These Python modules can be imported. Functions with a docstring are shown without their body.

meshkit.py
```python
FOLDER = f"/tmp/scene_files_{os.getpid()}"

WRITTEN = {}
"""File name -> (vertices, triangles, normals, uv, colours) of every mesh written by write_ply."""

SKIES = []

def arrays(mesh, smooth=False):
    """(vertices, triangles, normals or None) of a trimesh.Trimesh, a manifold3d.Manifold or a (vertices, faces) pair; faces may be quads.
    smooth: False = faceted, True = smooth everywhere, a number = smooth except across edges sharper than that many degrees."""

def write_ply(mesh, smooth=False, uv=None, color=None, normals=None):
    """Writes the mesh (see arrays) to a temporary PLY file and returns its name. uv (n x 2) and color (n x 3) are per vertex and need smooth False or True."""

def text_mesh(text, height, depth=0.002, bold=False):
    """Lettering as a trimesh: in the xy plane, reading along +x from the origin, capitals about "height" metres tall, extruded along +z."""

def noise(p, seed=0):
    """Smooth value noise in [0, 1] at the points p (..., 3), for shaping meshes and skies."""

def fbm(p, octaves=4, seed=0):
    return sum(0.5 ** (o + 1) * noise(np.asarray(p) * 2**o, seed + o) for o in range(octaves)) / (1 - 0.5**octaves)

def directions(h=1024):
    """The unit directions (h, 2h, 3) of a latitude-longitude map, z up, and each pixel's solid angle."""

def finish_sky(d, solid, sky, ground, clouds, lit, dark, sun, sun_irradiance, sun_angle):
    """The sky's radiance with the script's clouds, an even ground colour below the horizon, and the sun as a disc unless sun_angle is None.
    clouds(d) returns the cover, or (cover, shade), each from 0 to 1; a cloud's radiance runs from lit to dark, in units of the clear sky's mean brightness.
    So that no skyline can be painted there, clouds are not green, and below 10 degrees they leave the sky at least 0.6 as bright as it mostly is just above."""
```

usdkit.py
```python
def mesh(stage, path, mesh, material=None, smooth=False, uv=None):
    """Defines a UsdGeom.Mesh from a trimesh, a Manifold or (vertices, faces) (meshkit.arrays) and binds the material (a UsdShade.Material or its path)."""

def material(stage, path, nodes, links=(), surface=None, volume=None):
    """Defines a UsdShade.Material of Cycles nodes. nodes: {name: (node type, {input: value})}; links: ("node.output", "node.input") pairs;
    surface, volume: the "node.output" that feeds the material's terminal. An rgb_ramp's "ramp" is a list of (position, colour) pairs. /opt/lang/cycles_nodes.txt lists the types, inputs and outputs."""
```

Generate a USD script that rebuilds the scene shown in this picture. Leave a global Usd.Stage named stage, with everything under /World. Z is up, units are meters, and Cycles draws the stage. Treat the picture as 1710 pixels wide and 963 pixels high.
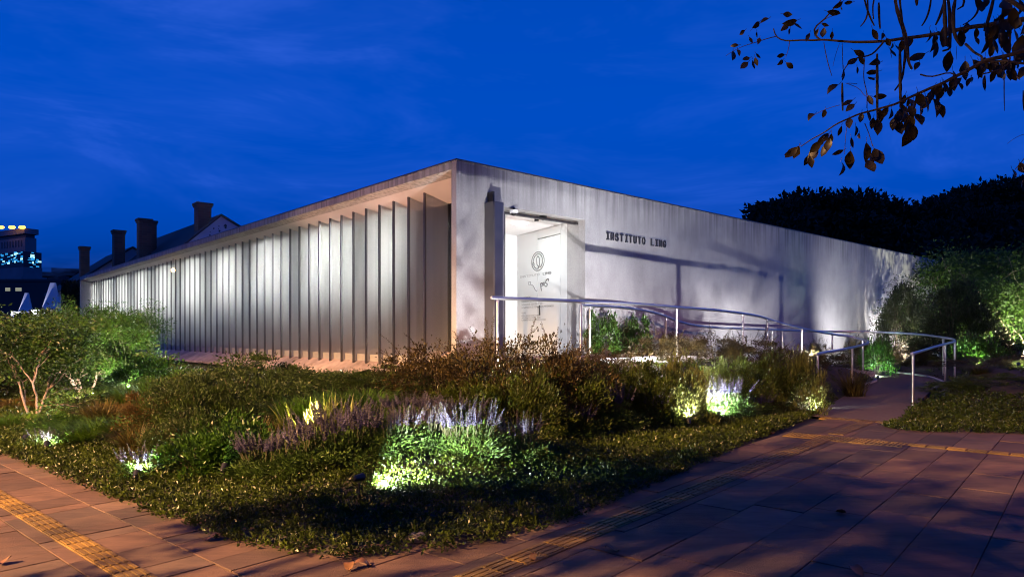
import math
import numpy as np
import trimesh
import shapely
from shapely.geometry import Polygon, LineString, Point
import usdkit
import meshkit
from pxr import Usd, UsdGeom, UsdLux, UsdShade, Gf, Sdf, Vt

# ------------------------------------------------------------------ stage, camera, sky, sun, exposure
stage = Usd.Stage.CreateInMemory()
UsdGeom.SetStageUpAxis(stage, 'Z')
UsdGeom.SetStageMetersPerUnit(stage, 1.0)
UsdGeom.Xform.Define(stage, '/World')
UsdGeom.Scope.Define(stage, '/World/Looks')
F = 1136.0                      # focal length in pixels of the 1710 pixel wide photograph
CX, HY = 855.0, 554.0           # principal column, horizon row
EYE = 1.5
cam = UsdGeom.Camera.Define(stage, '/World/camera')
cam.AddTranslateOp().Set(Gf.Vec3d(0, 0, EYE))
cam.AddRotateXOp().Set(90.0)
cam.CreateHorizontalApertureAttr(36.0)
cam.CreateVerticalApertureAttr(36.0 * 576 / 1024)
cam.CreateFocalLengthAttr(36.0 * F / 1710)
cam.CreateVerticalApertureOffsetAttr(36.0 * (HY - 481.5) / 1710)
cam.CreateClippingRangeAttr(Gf.Vec2f(0.1, 2000))
cam.CreateExposureAttr(0.0)

SUN_EL, SUN_ROT = math.radians(-4.0), math.radians(180.0)
sky_mat = usdkit.material(stage, '/World/Looks/dusk_sky', {
    'tc': ('texture_coordinate', {}),
    'sky': ('sky_texture', {'sky_type': 'single_scattering', 'sun_disc': False, 'sun_elevation': SUN_EL, 'sun_rotation': SUN_ROT,
                            'altitude': 100.0, 'air_density': 1.0, 'aerosol_density': 0.4, 'ozone_density': 4.0}),
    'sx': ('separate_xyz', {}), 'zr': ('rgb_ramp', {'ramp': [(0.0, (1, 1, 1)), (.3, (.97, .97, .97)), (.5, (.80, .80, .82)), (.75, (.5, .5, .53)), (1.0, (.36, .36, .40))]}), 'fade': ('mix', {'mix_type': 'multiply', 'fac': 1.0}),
    'bw': ('rgb_to_bw', {}),
    'flat': ('math', {'math_type': 'power', 'value2': 0.10}),
    'lum': ('mix', {'mix_type': 'multiply', 'fac': 1.0, 'color2': (0.0, 1.42, 10.4)}),
    'map': ('mapping', {'scale': (1.2, 1.2, 5.0), 'rotation': (0.12, 0.2, 0.5)}),
    'n1': ('noise_texture', {'scale': 2.2, 'detail': 7.0, 'roughness': 0.62, 'distortion': 0.6}),
    'r1': ('rgb_ramp', {'ramp': [(0.0, (0, 0, 0)), (0.42, (0, 0, 0)), (0.55, (0.16, 0.16, 0.16)), (0.70, (0.6, 0.6, 0.6)), (1.0, (0.9, 0.9, 0.9))]}),
    'cloud': ('mix', {'mix_type': 'mix', 'color2': (0.36, 1.36, 7.8)}),
    'bg': ('background_shader', {'strength': 0.1}),
}, [('sky.color', 'bw.color'), ('bw.val', 'flat.value1'), ('flat.value', 'lum.color1'), ('tc.generated', 'map.vector'), ('map.vector', 'n1.vector'),
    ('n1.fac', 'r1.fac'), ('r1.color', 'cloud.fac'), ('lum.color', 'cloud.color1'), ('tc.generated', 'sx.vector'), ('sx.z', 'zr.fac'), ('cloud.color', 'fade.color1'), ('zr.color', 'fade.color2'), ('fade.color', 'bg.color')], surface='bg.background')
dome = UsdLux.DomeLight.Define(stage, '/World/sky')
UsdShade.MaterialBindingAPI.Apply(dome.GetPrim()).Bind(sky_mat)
dome.GetPrim().SetCustomDataByKey('kind', 'structure')
sun = UsdLux.DistantLight.Define(stage, '/World/afterglow')       # the last glow: the sun itself is down
sun.CreateIntensityAttr(0.004)
sun.CreateAngleAttr(10.0)
sun.CreateNormalizeAttr(True)
sun.CreateColorAttr(Gf.Vec3f(1.0, 0.85, 0.75))
sun.AddRotateXYZOp().Set(Gf.Vec3f(86.0, 0, 0))

# strengths of the lamps that the photograph shows at work, and of one added street lamp
LAMP = dict(street=28000.0, room=3000.0, lobby=7.5, garden=3.0)

# ------------------------------------------------------------------ geometry of the place
U = np.array([0.7464, 0.6655, 0.0])           # along the entrance wall, away from the corner
V = np.array([-0.6655, 0.7464, 0.0])          # along the finned facade, away from the corner
C0 = np.array([-1.023, 12.5, 0.0])            # the corner


def P(u, v, z=0.0):
    return C0 + U * u + V * v + np.array([0, 0, z])


def ray(px, py, d):
    return np.array([(px - CX) / F * d, d, EYE + (HY - py) / F * d])


def at(px, d):
    return (px - CX) / F * d, d


def to_uv(x, y):
    dx, dy = x - C0[0], y - C0[1]
    return dx * U[0] + dy * U[1], dx * V[0] + dy * V[1]


def sstep(a, b, x):
    t = np.clip((np.asarray(x, float) - a) / (b - a), 0, 1)
    return t * t * (3 - 2 * t)


EDGE = np.array([(-26, 24.6), (-13, 13.97), (-6.61, 8.78), (-4.4, 6.95), (-2.72, 5.57), (-1.82, 4.86), (-1.26, 4.63), (-.64, 4.66), (-.02, 5.07), (.76, 5.96),
                 (2.0, 7.71), (3.02, 9.16), (4.35, 10.95), (5.2, 12.05), (6.75, 11.65), (6.25, 11.1), (5.95, 10.65), (6.05, 10.35), (6.6, 10.2), (7.65, 10.1), (12, 9.75), (34, 8)])
BED = Polygon(list(EDGE) + [(34, 50), (-34, 50)])
PATH_UVZ = np.array([(4.6, -5.2, 0.0), (5.6, -4.95, .005), (7.0, -4.62, .035), (9.0, -4.18, .09), (11.0, -3.78, .14), (12.4, -3.5, .18), (13.1, -3.0, .25), (13.15, -2.3, .34),
                     (12.6, -1.65, .40), (11.6, -1.25, .45), (10.5, -1.15, .49), (9.3, -1.15, .56), (8.0, -1.15, .68), (6.6, -1.15, .82), (5.2, -1.15, .93), (3.8, -1.15, .975), (0.2, -1.15, .98)])
PATH = np.array([P(u, v, z) for u, v, z in PATH_UVZ])


def dense(points, step):
    p = np.asarray(points, float)
    s = np.r_[0, np.cumsum(np.linalg.norm(np.diff(p, axis=0), axis=1))]
    t = np.linspace(0, s[-1], max(2, int(s[-1] / step) + 1))
    from scipy.interpolate import PchipInterpolator
    return np.stack([PchipInterpolator(s, p[:, k])(t) for k in range(p.shape[1])], 1)


PATHD = dense(PATH, 0.12)


def seg_dist(x, y, line):
    x, y = np.asarray(x, float), np.asarray(y, float)
    best = np.full(x.shape, 1e9)
    for a, b in zip(line[:-1, :2], line[1:, :2]):
        d = b - a
        t = np.clip(((x - a[0]) * d[0] + (y - a[1]) * d[1]) / (d @ d), 0, 1)
        best = np.minimum(best, np.hypot(x - a[0] - t * d[0], y - a[1] - t * d[1]))
    return best


def terrain(x, y):
    x, y = np.atleast_1d(np.asarray(x, float)), np.atleast_1d(np.asarray(y, float))
    inside = shapely.contains_xy(BED, x, y)
    d = seg_dist(x, y, EDGE)
    u, v = to_uv(x, y)
    high = .74 + (.34 - .74) * sstep(-1.0, 5.0, v) + (.42 - .74) * sstep(9, 14, u)
    h = .03 + np.maximum(high, .12) * sstep(.2, 5.0, d) + .05 * (meshkit.noise(np.stack([x * .7, y * .7, 0 * x], -1), 3) - .5) * sstep(.5, 2, d)
    near = np.full(x.shape, 1e9)
    zp = np.zeros(x.shape)
    for p in PATHD[::2]:
        q = np.hypot(x - p[0], y - p[1])
        m = q < near
        near, zp = np.where(m, q, near), np.where(m, p[2], zp)
    w = 1 - sstep(.75, 1.7, near)
    h = h * (1 - w) + (zp - .05) * w
    h = np.where((near < .85), zp - .06, h)
    return np.where(inside, h, -.09)


def tz(x, y):
    return float(terrain(x, y)[0])


# ------------------------------------------------------------------ small mesh builder
class MB:
    def __init__(self):
        self.v, self.f, self.n = [], [], 0

    def add(self, v, f):
        v, f = np.asarray(v, float), np.asarray(f, int)
        if f.shape[1] == 4:
            f = np.vstack([f[:, [0, 1, 2]], f[:, [0, 2, 3]]])
        self.v.append(v)
        self.f.append(f + self.n)
        self.n += len(v)
        return self

    def hexa(self, b):
        """eight corners: four below (counter-clockwise seen from above), four above"""
        return self.add(b, [(0, 3, 2, 1), (4, 5, 6, 7), (0, 1, 5, 4), (1, 2, 6, 5), (2, 3, 7, 6), (3, 0, 4, 7)])

    def box(self, lo, hi, tf=None):
        (a, b, c), (d, e, f) = lo, hi
        p = np.array([(a, b, c), (d, b, c), (d, e, c), (a, e, c), (a, b, f), (d, b, f), (d, e, f), (a, e, f)], float)
        if tf is not None:
            p = np.array([tf(*q) for q in p])
        return self.hexa(p)

    def tube(self, pts, r, k=8, caps=True):
        pts = np.asarray(pts, float)
        r = np.broadcast_to(np.asarray(r, float), len(pts))
        t = np.gradient(pts, axis=0)
        t /= np.linalg.norm(t, axis=1, keepdims=True) + 1e-12
        up = np.array([0, 0, 1.0]) if abs(t[0][2]) < .9 else np.array([1.0, 0, 0])
        rings = []
        n = np.cross(t[0], up)
        for i in range(len(pts)):
            n = n - t[i] * (n @ t[i])
            n /= np.linalg.norm(n) + 1e-12
            b = np.cross(t[i], n)
            a = np.arange(k) / k * 2 * math.pi
            rings.append(pts[i] + r[i] * (np.cos(a)[:, None] * n + np.sin(a)[:, None] * b))
        v = np.vstack(rings)
        f = []
        for i in range(len(pts) - 1):
            for j in range(k):
                j2 = (j + 1) % k
                f.append((i * k + j, i * k + j2, (i + 1) * k + j2, (i + 1) * k + j))
        self.add(v, f)
        if caps:
            for i0, flip in ((0, True), ((len(pts) - 1) * k, False)):
                ids = [i0 + j for j in range(k)]
                tri = [(0, j, j + 1) for j in range(1, k - 1)]
                vv = v[ids]
                self.add(vv, [(c, b, a) if flip else (a, b, c) for a, b, c in tri])
        return self

    def prism(self, poly, tf, lo, hi):
        """poly: list of (a, b) corners; tf(a, b, c) -> world; swept for c from lo to hi"""
        n = len(poly)
        v = [tf(a, b, lo) for a, b in poly] + [tf(a, b, hi) for a, b in poly]
        f = [(i, (i + 1) % n, n + (i + 1) % n, n + i) for i in range(n)]
        self.add(v, f)
        tris = trimesh.creation.triangulate_polygon(Polygon(poly), engine='earcut')
        tv, tf_ = tris
        self.add([tf(a, b, lo) for a, b in tv], tf_)
        self.add([tf(a, b, hi) for a, b in tv], tf_[:, ::-1])
        return self

    def tm(self, m):
        return self.add(m.vertices, m.faces)

    def mesh(self):
        v, f = np.vstack(self.v), np.vstack(self.f)
        return v, f


# ------------------------------------------------------------------ names, tags, things
TAKEN = {}
MEAS = {}


def numbered(parent, name):
    k = (parent, name)
    i = TAKEN.get(k, 0)
    TAKEN[k] = i + 1
    return f'{parent}/{name}' if i == 0 else f'{parent}/{name}_{i:03d}'


def tag(prim, label=None, cat=None, group=None, kind=None):
    prim = prim.GetPrim() if hasattr(prim, 'GetPrim') else prim
    for k, s in (('label', label), ('category', cat), ('group', group), ('kind', kind)):
        if s:
            prim.SetCustomDataByKey(k, s)
    return prim


def obj(name, mesh, mat, parent=None, smooth=False, label=None, cat=None, group=None, kind=None, off=None):
    par = '/World' if parent is None else str(parent.GetPath())
    if isinstance(mesh, MB):
        mesh = mesh.mesh()
    if isinstance(mesh, tuple):
        v, f = mesh
        if off is not None:
            v = v - np.asarray(off)
        if par.startswith('/proto_'):
            MEAS.setdefault(par, []).append(v)
        mesh = trimesh.Trimesh(v, f, process=bool(smooth)) if smooth else (v, f)
    m = usdkit.mesh(stage, numbered(par, name), mesh, mat, smooth=smooth)
    return tag(m, label, cat, group, kind)


def thing(name, label, cat, loc=(0, 0, 0), rz=0.0, group=None, scale=None, proto=None):
    x = UsdGeom.Xform.Define(stage, numbered('/World', name))
    x.AddTranslateOp().Set(Gf.Vec3d(*map(float, loc)))
    if rz:
        x.AddRotateZOp().Set(float(rz))
    if scale is not None:
        x.AddScaleOp().Set(Gf.Vec3f(*map(float, scale)))
    p = x.GetPrim()
    if proto is not None:
        p.GetReferences().AddInternalReference(proto)
        p.SetInstanceable(True)
    return tag(p, label, cat, group)


def proto(name):
    p = stage.CreateClassPrim('/proto_' + name)
    p.SetTypeName('Xform')
    return p


# ------------------------------------------------------------------ materials
def mat(name, nodes, links, surface='p.BSDF', volume=None):
    return usdkit.material(stage, '/World/Looks/' + name, nodes, links, surface=surface, volume=volume)


def plain(name, color, rough=.5, metal=0.0, spec=.5, bump=0.0, bscale=60.0, var=0.0, vscale=4.0, island=0.0):
    nodes = {'p': ('principled_bsdf', {'base_color': color, 'roughness': rough, 'metallic': metal, 'specular_ior_level': spec}), 'g': ('geometry', {})}
    links = []
    if var:
        c = np.array(color)
        nodes['n'] = ('noise_texture', {'scale': vscale, 'detail': 6.0, 'roughness': .65})
        nodes['r'] = ('rgb_ramp', {'ramp': [(.25, tuple(c * (1 - var))), (.75, tuple(np.minimum(c * (1 + var), 1)))]})
        links += [('g.position', 'n.vector'), ('n.fac', 'r.fac'), ('r.color', 'p.base_color')]
    if bump:
        nodes['bn'] = ('noise_texture', {'scale': bscale, 'detail': 5.0})
        nodes['b'] = ('bump', {'strength': bump, 'distance': .01})
        links += [('g.position', 'bn.vector'), ('bn.fac', 'b.height'), ('b.normal', 'p.normal')]
    return mat(name, nodes, links)


def leafmat(name, dark, light, accent=None, rough=.5, trans=.3, part=.12):
    stops = [(0.0, dark), (.6, tuple((np.array(dark) + np.array(light)) / 2)), (1 - part, light)]
    if accent:
        stops += [(1 - part + .005, accent), (1.0, tuple(np.array(accent) * 1.15))]
    return mat(name, {
        'g': ('geometry', {}), 'r': ('rgb_ramp', {'ramp': stops}), 'cn': ('noise_texture', {'scale': 7.0, 'detail': 3.0}), 'cr': ('map_range', {'from_min': .32, 'from_max': .68, 'to_min': -.42, 'to_max': .38}),
        'ad': ('math', {'math_type': 'add', 'use_clamp': True}), 'cv': ('rgb_ramp', {'ramp': [(.32, (.42, .42, .42)), (.64, (1.25, 1.25, 1.25))]}), 'mu': ('mix', {'mix_type': 'multiply', 'fac': 1.0}),  # clump noise paints relief shade and dark gaps into the leaf colour
        'p': ('principled_bsdf', {'roughness': rough, 'specular_ior_level': .35}), 't': ('translucent_bsdf', {}), 'm': ('mix_closure', {'fac': trans})},
        [('g.position', 'cn.vector'), ('cn.fac', 'cr.value'), ('g.random_per_island', 'ad.value1'), ('cr.result', 'ad.value2'), ('ad.value', 'r.fac'), ('cn.fac', 'cv.fac'), ('r.color', 'mu.color1'), ('cv.color', 'mu.color2'), ('mu.color', 'p.base_color'), ('mu.color', 't.color'), ('p.BSDF', 'm.closure1'), ('t.BSDF', 'm.closure2')], surface='m.closure')


def glow(name, color, strength):
    return mat(name, {'e': ('emission', {'color': color, 'strength': strength})}, [], surface='e.emission')


def concrete(name, c, streak=.35):
    c = np.array(c)
    return mat(name, {
        'g': ('geometry', {}), 'm1': ('mapping', {'scale': (2.0, 2.0, .6)}),
        'n1': ('noise_texture', {'scale': 1.6, 'detail': 7.0, 'roughness': .62}), 'n2': ('noise_texture', {'scale': .9, 'detail': 8.0, 'roughness': .6}),
        'n3': ('noise_texture', {'scale': 42.0, 'detail': 4.0}),
        'r1': ('rgb_ramp', {'ramp': [(.3, tuple(c * (1 - streak * .5))), (.5, tuple(c)), (.75, tuple(c * 1.08))]}),
        'r2': ('rgb_ramp', {'ramp': [(.25, (.72, .72, .73)), (.6, (1, 1, 1))]}), 'r3': ('rgb_ramp', {'ramp': [(.3, (.84, .84, .84)), (.65, (1, 1, 1))]}),
        'x': ('mix', {'mix_type': 'multiply', 'fac': 1.0}), 'y': ('mix', {'mix_type': 'multiply', 'fac': 1.0}),
        # run-off stains below the coping
        'sx': ('separate_xyz', {}), 'mr': ('map_range', {'from_min': 3.75, 'from_max': 4.68, 'clamp': True}),
        'm4': ('mapping', {'scale': (7.0, 7.0, .3)}), 'n4': ('noise_texture', {'scale': 1.5, 'detail': 4.0}), 'r4': ('rgb_ramp', {'ramp': [(.42, (0, 0, 0)), (.68, (1, 1, 1))]}),
        'mm': ('math', {'math_type': 'multiply'}), 'st': ('mix', {'mix_type': 'mix', 'color2': tuple(c * .42)}),
        'b': ('bump', {'strength': .25, 'distance': .006}), 'p': ('principled_bsdf', {'roughness': .82, 'specular_ior_level': .25})},
        [('g.position', 'm1.vector'), ('m1.vector', 'n1.vector'), ('g.position', 'n2.vector'), ('g.position', 'n3.vector'), ('n1.fac', 'r1.fac'), ('n2.fac', 'r2.fac'), ('n3.fac', 'r3.fac'),
         ('r1.color', 'x.color1'), ('r2.color', 'x.color2'), ('x.color', 'y.color1'), ('r3.color', 'y.color2'), ('g.position', 'sx.vector'), ('sx.z', 'mr.value'),
         ('g.position', 'm4.vector'), ('m4.vector', 'n4.vector'), ('n4.fac', 'r4.fac'), ('r4.color', 'mm.value1'), ('mr.result', 'mm.value2'), ('mm.value', 'st.fac'), ('y.color', 'st.color1'),
         ('st.color', 'p.base_color'), ('n3.fac', 'b.height'), ('b.normal', 'p.normal')])


def stone(name, c, scale=(2.0, 14.0, 8.0), rot=0.0, rough=.75):
    c = np.array(c)
    return mat(name, {
        'g': ('geometry', {}), 'm': ('mapping', {'rotation': (0, 0, -rot), 'mapping_type': 'point', 'scale': scale}), 'n': ('noise_texture', {'scale': 1.3, 'detail': 7.0, 'roughness': .65}),
        'n2': ('noise_texture', {'scale': 1.1, 'detail': 5.0, 'roughness': .6}), 'n3': ('noise_texture', {'scale': 90.0, 'detail': 3.0}),
        'r': ('rgb_ramp', {'ramp': [(.25, tuple(c * .6)), (.5, tuple(c)), (.8, tuple(c * 1.35))]}), 'r2': ('rgb_ramp', {'ramp': [(.3, (.48, .49, .51)), (.52, (.95, .95, .95)), (.75, (1.2, 1.18, 1.15))]}),
        'ri': ('rgb_ramp', {'ramp': [(0, (.75, .74, .74)), (1, (1.12, 1.1, 1.08))]}), 'oi': ('object_info', {}),
        'x': ('mix', {'mix_type': 'multiply', 'fac': 1.0}), 'y': ('mix', {'mix_type': 'multiply', 'fac': 1.0}),
        'ad': ('math', {'math_type': 'add'}), 'b': ('bump', {'strength': .8, 'distance': .008}), 'p': ('principled_bsdf', {'roughness': rough, 'specular_ior_level': .35})},
        [('g.position', 'm.vector'), ('m.vector', 'n.vector'), ('g.position', 'n2.vector'), ('g.position', 'n3.vector'), ('n.fac', 'r.fac'), ('n2.fac', 'r2.fac'), ('oi.random', 'ri.fac'),
         ('r.color', 'x.color1'), ('r2.color', 'x.color2'), ('x.color', 'y.color1'), ('ri.color', 'y.color2'), ('y.color', 'p.base_color'),
         ('n.fac', 'ad.value1'), ('n3.fac', 'ad.value2'), ('ad.value', 'b.height'), ('b.normal', 'p.normal')])


M = {}
M['concrete'] = concrete('board_concrete', (.42, .41, .405), .2)
M['concrete_pale'] = concrete('pale_concrete', (.42, .41, .40), .2)
M['sill'] = stone('sill_stone', (.46, .37, .34), (3, 3, 3))
M['soffit'] = plain('smooth_soffit', (.50, .47, .46), .7, var=.07, vscale=.7)
M['white'] = plain('white_plaster', (.78, .78, .77), .6, var=.04, vscale=1.5)
M['panel'] = plain('white_lacquer', (.74, .76, .76), .25, var=.03, vscale=1.0)
M['floor'] = plain('grey_floor', (.35, .34, .33), .4, var=.1)
M['steel'] = plain('brushed_steel', (.66, .64, .63), .36, 1.0, bump=.04, bscale=180)
M['dark_metal'] = plain('dark_bronze_metal', (.055, .05, .05), .42, .6, var=.15)
M['edge_metal'] = plain('fin_edge_metal', (.12, .115, .12), .4, .7)
M['col_metal'] = plain('column_metal', (.16, .15, .155), .38, .75, var=.1, vscale=2)
M['black'] = plain('black_enamel', (.012, .012, .013), .35)
M['letter'] = plain('letter_paint', (.03, .03, .035), .45)
M['print'] = plain('printed_ink', (.06, .06, .065), .6)
M['print_soft'] = plain('worn_ink', (.3, .3, .3), .6)  # ink paled in colour, standing for glare over the sign name
M['soil'] = plain('garden_soil', (.03, .024, .018), .95, bump=.6, bscale=30, var=.4, vscale=6)
M['mortar'] = plain('dark_joint', (.028, .024, .022), .9)
M['ground'] = plain('rough_ground', (.03, .032, .024), .95, var=.4, vscale=.4)
M['asphalt'] = plain('asphalt', (.05, .05, .052), .85, bump=.3, bscale=120)
ANG_A = math.atan2(.65, -.76)
ANG_B = math.atan2(.76, .65)
M['slab_a'] = stone('sandstone_grey', (.092, .057, .044), (1.6, 11.0, 8.0), ANG_B)
M['slab_b'] = stone('sandstone_warm', (.108, .064, .048), (1.6, 9.0, 8.0), ANG_B)
M['slab_c'] = stone('sandstone_dark', (.070, .048, .040), (1.6, 12.0, 8.0), ANG_B)
M['slab_d'] = stone('sandstone_pale', (.12, .079, .061), (2.5, 8.0, 8.0), ANG_B)
M['tactile'] = stone('tactile_yellow', (.17, .105, .022), (3, 9, 8), ANG_B, .6)
M['tactile_worn'] = stone('tactile_yellow_worn', (.12, .078, .022), (3, 9, 8), ANG_B, .6)
M['path'] = plain('washed_aggregate', (.105, .072, .058), .85, bump=.9, bscale=70, var=.35, vscale=16)
M['bark'] = plain('pale_bark', (.17, .12, .10), .8, bump=.5, bscale=40, var=.3, vscale=9)
M['bark_dark'] = plain('dark_bark', (.035, .026, .02), .85, bump=.6, bscale=50, var=.3, vscale=12)
M['stem'] = plain('green_stem', (.06, .06, .025), .7)
M['stem_brown'] = plain('woody_stem', (.05, .035, .022), .8)
M['abelia'] = leafmat('bronze_leaves', (0.0425, 0.02975, 0.0051), (0.09775, 0.06375, 0.0085), (0.1445, 0.06375, 0.01275), .5, .25, .2)
M['mound'] = leafmat('olive_leaves', (0.02997, 0.05393, 0.007105), (0.07963, 0.122, 0.01522), (0.1218, 0.1091, 0.01522), .5, .25, .08)
M['mound_tip'] = leafmat('orange_tips', (0.07, 0.04125, 0.0063), (0.133, 0.0675, 0.0105), None, .5, .25)
M['upright'] = leafmat('yellow_green_leaves', (0.04091, 0.0619, 0.005328), (0.1041, 0.1298, 0.01142), (0.1413, 0.1697, 0.02284), .45, .3, .12)
M['pale_shrub'] = leafmat('silver_green_leaves', (0.1, 0.115, 0.025), (0.21, 0.22, 0.055), (0.27, 0.26, 0.075), .5, .3)  # paler leaf colour paints in the lamp light on these plants
M['green'] = leafmat('fresh_green_leaves', (0.03306, 0.08653, 0.00812), (0.08816, 0.1863, 0.0174), (0.1322, 0.2263, 0.029), .4, .3)
M['dark_leaf'] = leafmat('dark_green_leaves', (0.018, 0.026, 0.006), (0.04, 0.05, 0.011), (0.05, 0.04, 0.01), .45, .2)
M['salvia_leaf'] = leafmat('sage_leaves', (0.0551, 0.1018, 0.01595), (0.1171, 0.1958, 0.03263), (0.1653, 0.2192, 0.0435), .55, .3)
M['flower'] = leafmat('violet_flowers', (.09, .078, .14), (.21, .19, .33), (.36, .33, .47), .6, .3)
M['grass'] = leafmat('green_blades', (0.04408, 0.09864, 0.00696), (0.1102, 0.1973, 0.0145), (0.1542, 0.2114, 0.0232), .45, .35)
M['dry_grass'] = leafmat('straw_blades', (0.075, 0.06, 0.01313), (0.18, 0.1425, 0.03375), (0.24, 0.195, 0.0525), .5, .3)
M['cover'] = leafmat('ground_cover_leaves', (0.03433, 0.05356, 0.004872), (0.09036, 0.1249, 0.01015), (0.1537, 0.1548, 0.01421), .38, .25, .1)
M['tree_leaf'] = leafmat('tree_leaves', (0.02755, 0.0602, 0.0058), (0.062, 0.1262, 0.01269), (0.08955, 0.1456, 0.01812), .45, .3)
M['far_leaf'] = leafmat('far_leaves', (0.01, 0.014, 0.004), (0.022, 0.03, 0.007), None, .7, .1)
M['hang_leaf'] = leafmat('brown_green_leaves', (0.012, 0.009, 0.003), (0.03, 0.018, 0.005), (0.075, 0.036, 0.008), .45, .12)
M['pod'] = plain('dry_pod', (.006, .004, .003), .8)
M['dead_leaf'] = plain('dead_leaf', (.12, .052, .016), .6, var=.3, vscale=30)
M['rock'] = plain('pale_rock', (.2, .17, .16), .85, bump=.6, bscale=60, var=.3, vscale=20)
M['brick'] = mat('old_brick', {'g': ('geometry', {}), 'b': ('brick_texture', {'color1': (.06, .042, .034), 'color2': (.09, .058, .045), 'mortar': (.08, .075, .07), 'scale': 1.0, 'mortar_size': .012, 'brick_width': .5, 'row_height': .18}),
                              'mp': ('mapping', {'rotation': (math.pi / 2, 0, 0)}), 'p': ('principled_bsdf', {'roughness': .9})},
                 [('g.position', 'mp.vector'), ('mp.vector', 'b.vector'), ('b.color', 'p.base_color')])
M['roof_tile'] = plain('dark_roof_tiles', (.05, .035, .032), .8, bump=.7, bscale=9, var=.3, vscale=3)
M['house_wall'] = plain('weathered_render', (.42, .42, .45), .85, var=.12, vscale=1.5)
M['lichen'] = plain('black_lichen', (.03, .03, .035), .9)
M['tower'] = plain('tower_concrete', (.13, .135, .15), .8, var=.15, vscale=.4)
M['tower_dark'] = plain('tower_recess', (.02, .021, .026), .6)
M['tent'] = plain('white_membrane', (.6, .6, .64), .6, var=.06)
M['far_block'] = plain('dark_block', (.022, .022, .026), .8, var=.2, vscale=.3)
M['blue_glow'] = glow('blue_lit_glass', (.03, .36, .9), .9)
M['white_glow'] = glow('cyan_white_lit_glass', (.4, .85, 1.0), 1.5)
M['amber_glow'] = glow('amber_lamp', (1.0, .42, .05), 6.0)
M['warm_glow'] = glow('warm_lamp', (1.0, .62, .25), 9.0)
M['window_glow'] = glow('dim_lit_window', (.5, .52, .42), .5)
M['lens'] = glow('lamp_lens', (.92, 1.0, .95), 14.0)
M['lens_dim'] = glow('lamp_lens_dim', (.9, 1.0, .95), 1.5)
M['downlight'] = glow('downlight_lens', (.95, 1.0, .98), 6.0)
M['sodium'] = glow('sodium_lens', (1.0, .5, .2), 20.0)
M['strip'] = glow('room_lamp', (1.0, .98, .94), 2.5)


def glassmat(name, tint, ior=1.5, rough=0.02):
    return mat(name, {'t': ('transparent_bsdf', {'color': tint}), 'g': ('glossy_bsdf', {'color': (1, 1, 1), 'roughness': rough}), 'f': ('fresnel', {'IOR': ior}), 'm': ('mix_closure', {})},
               [('f.fac', 'm.fac'), ('t.BSDF', 'm.closure1'), ('g.BSDF', 'm.closure2')], surface='m.closure')


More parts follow.
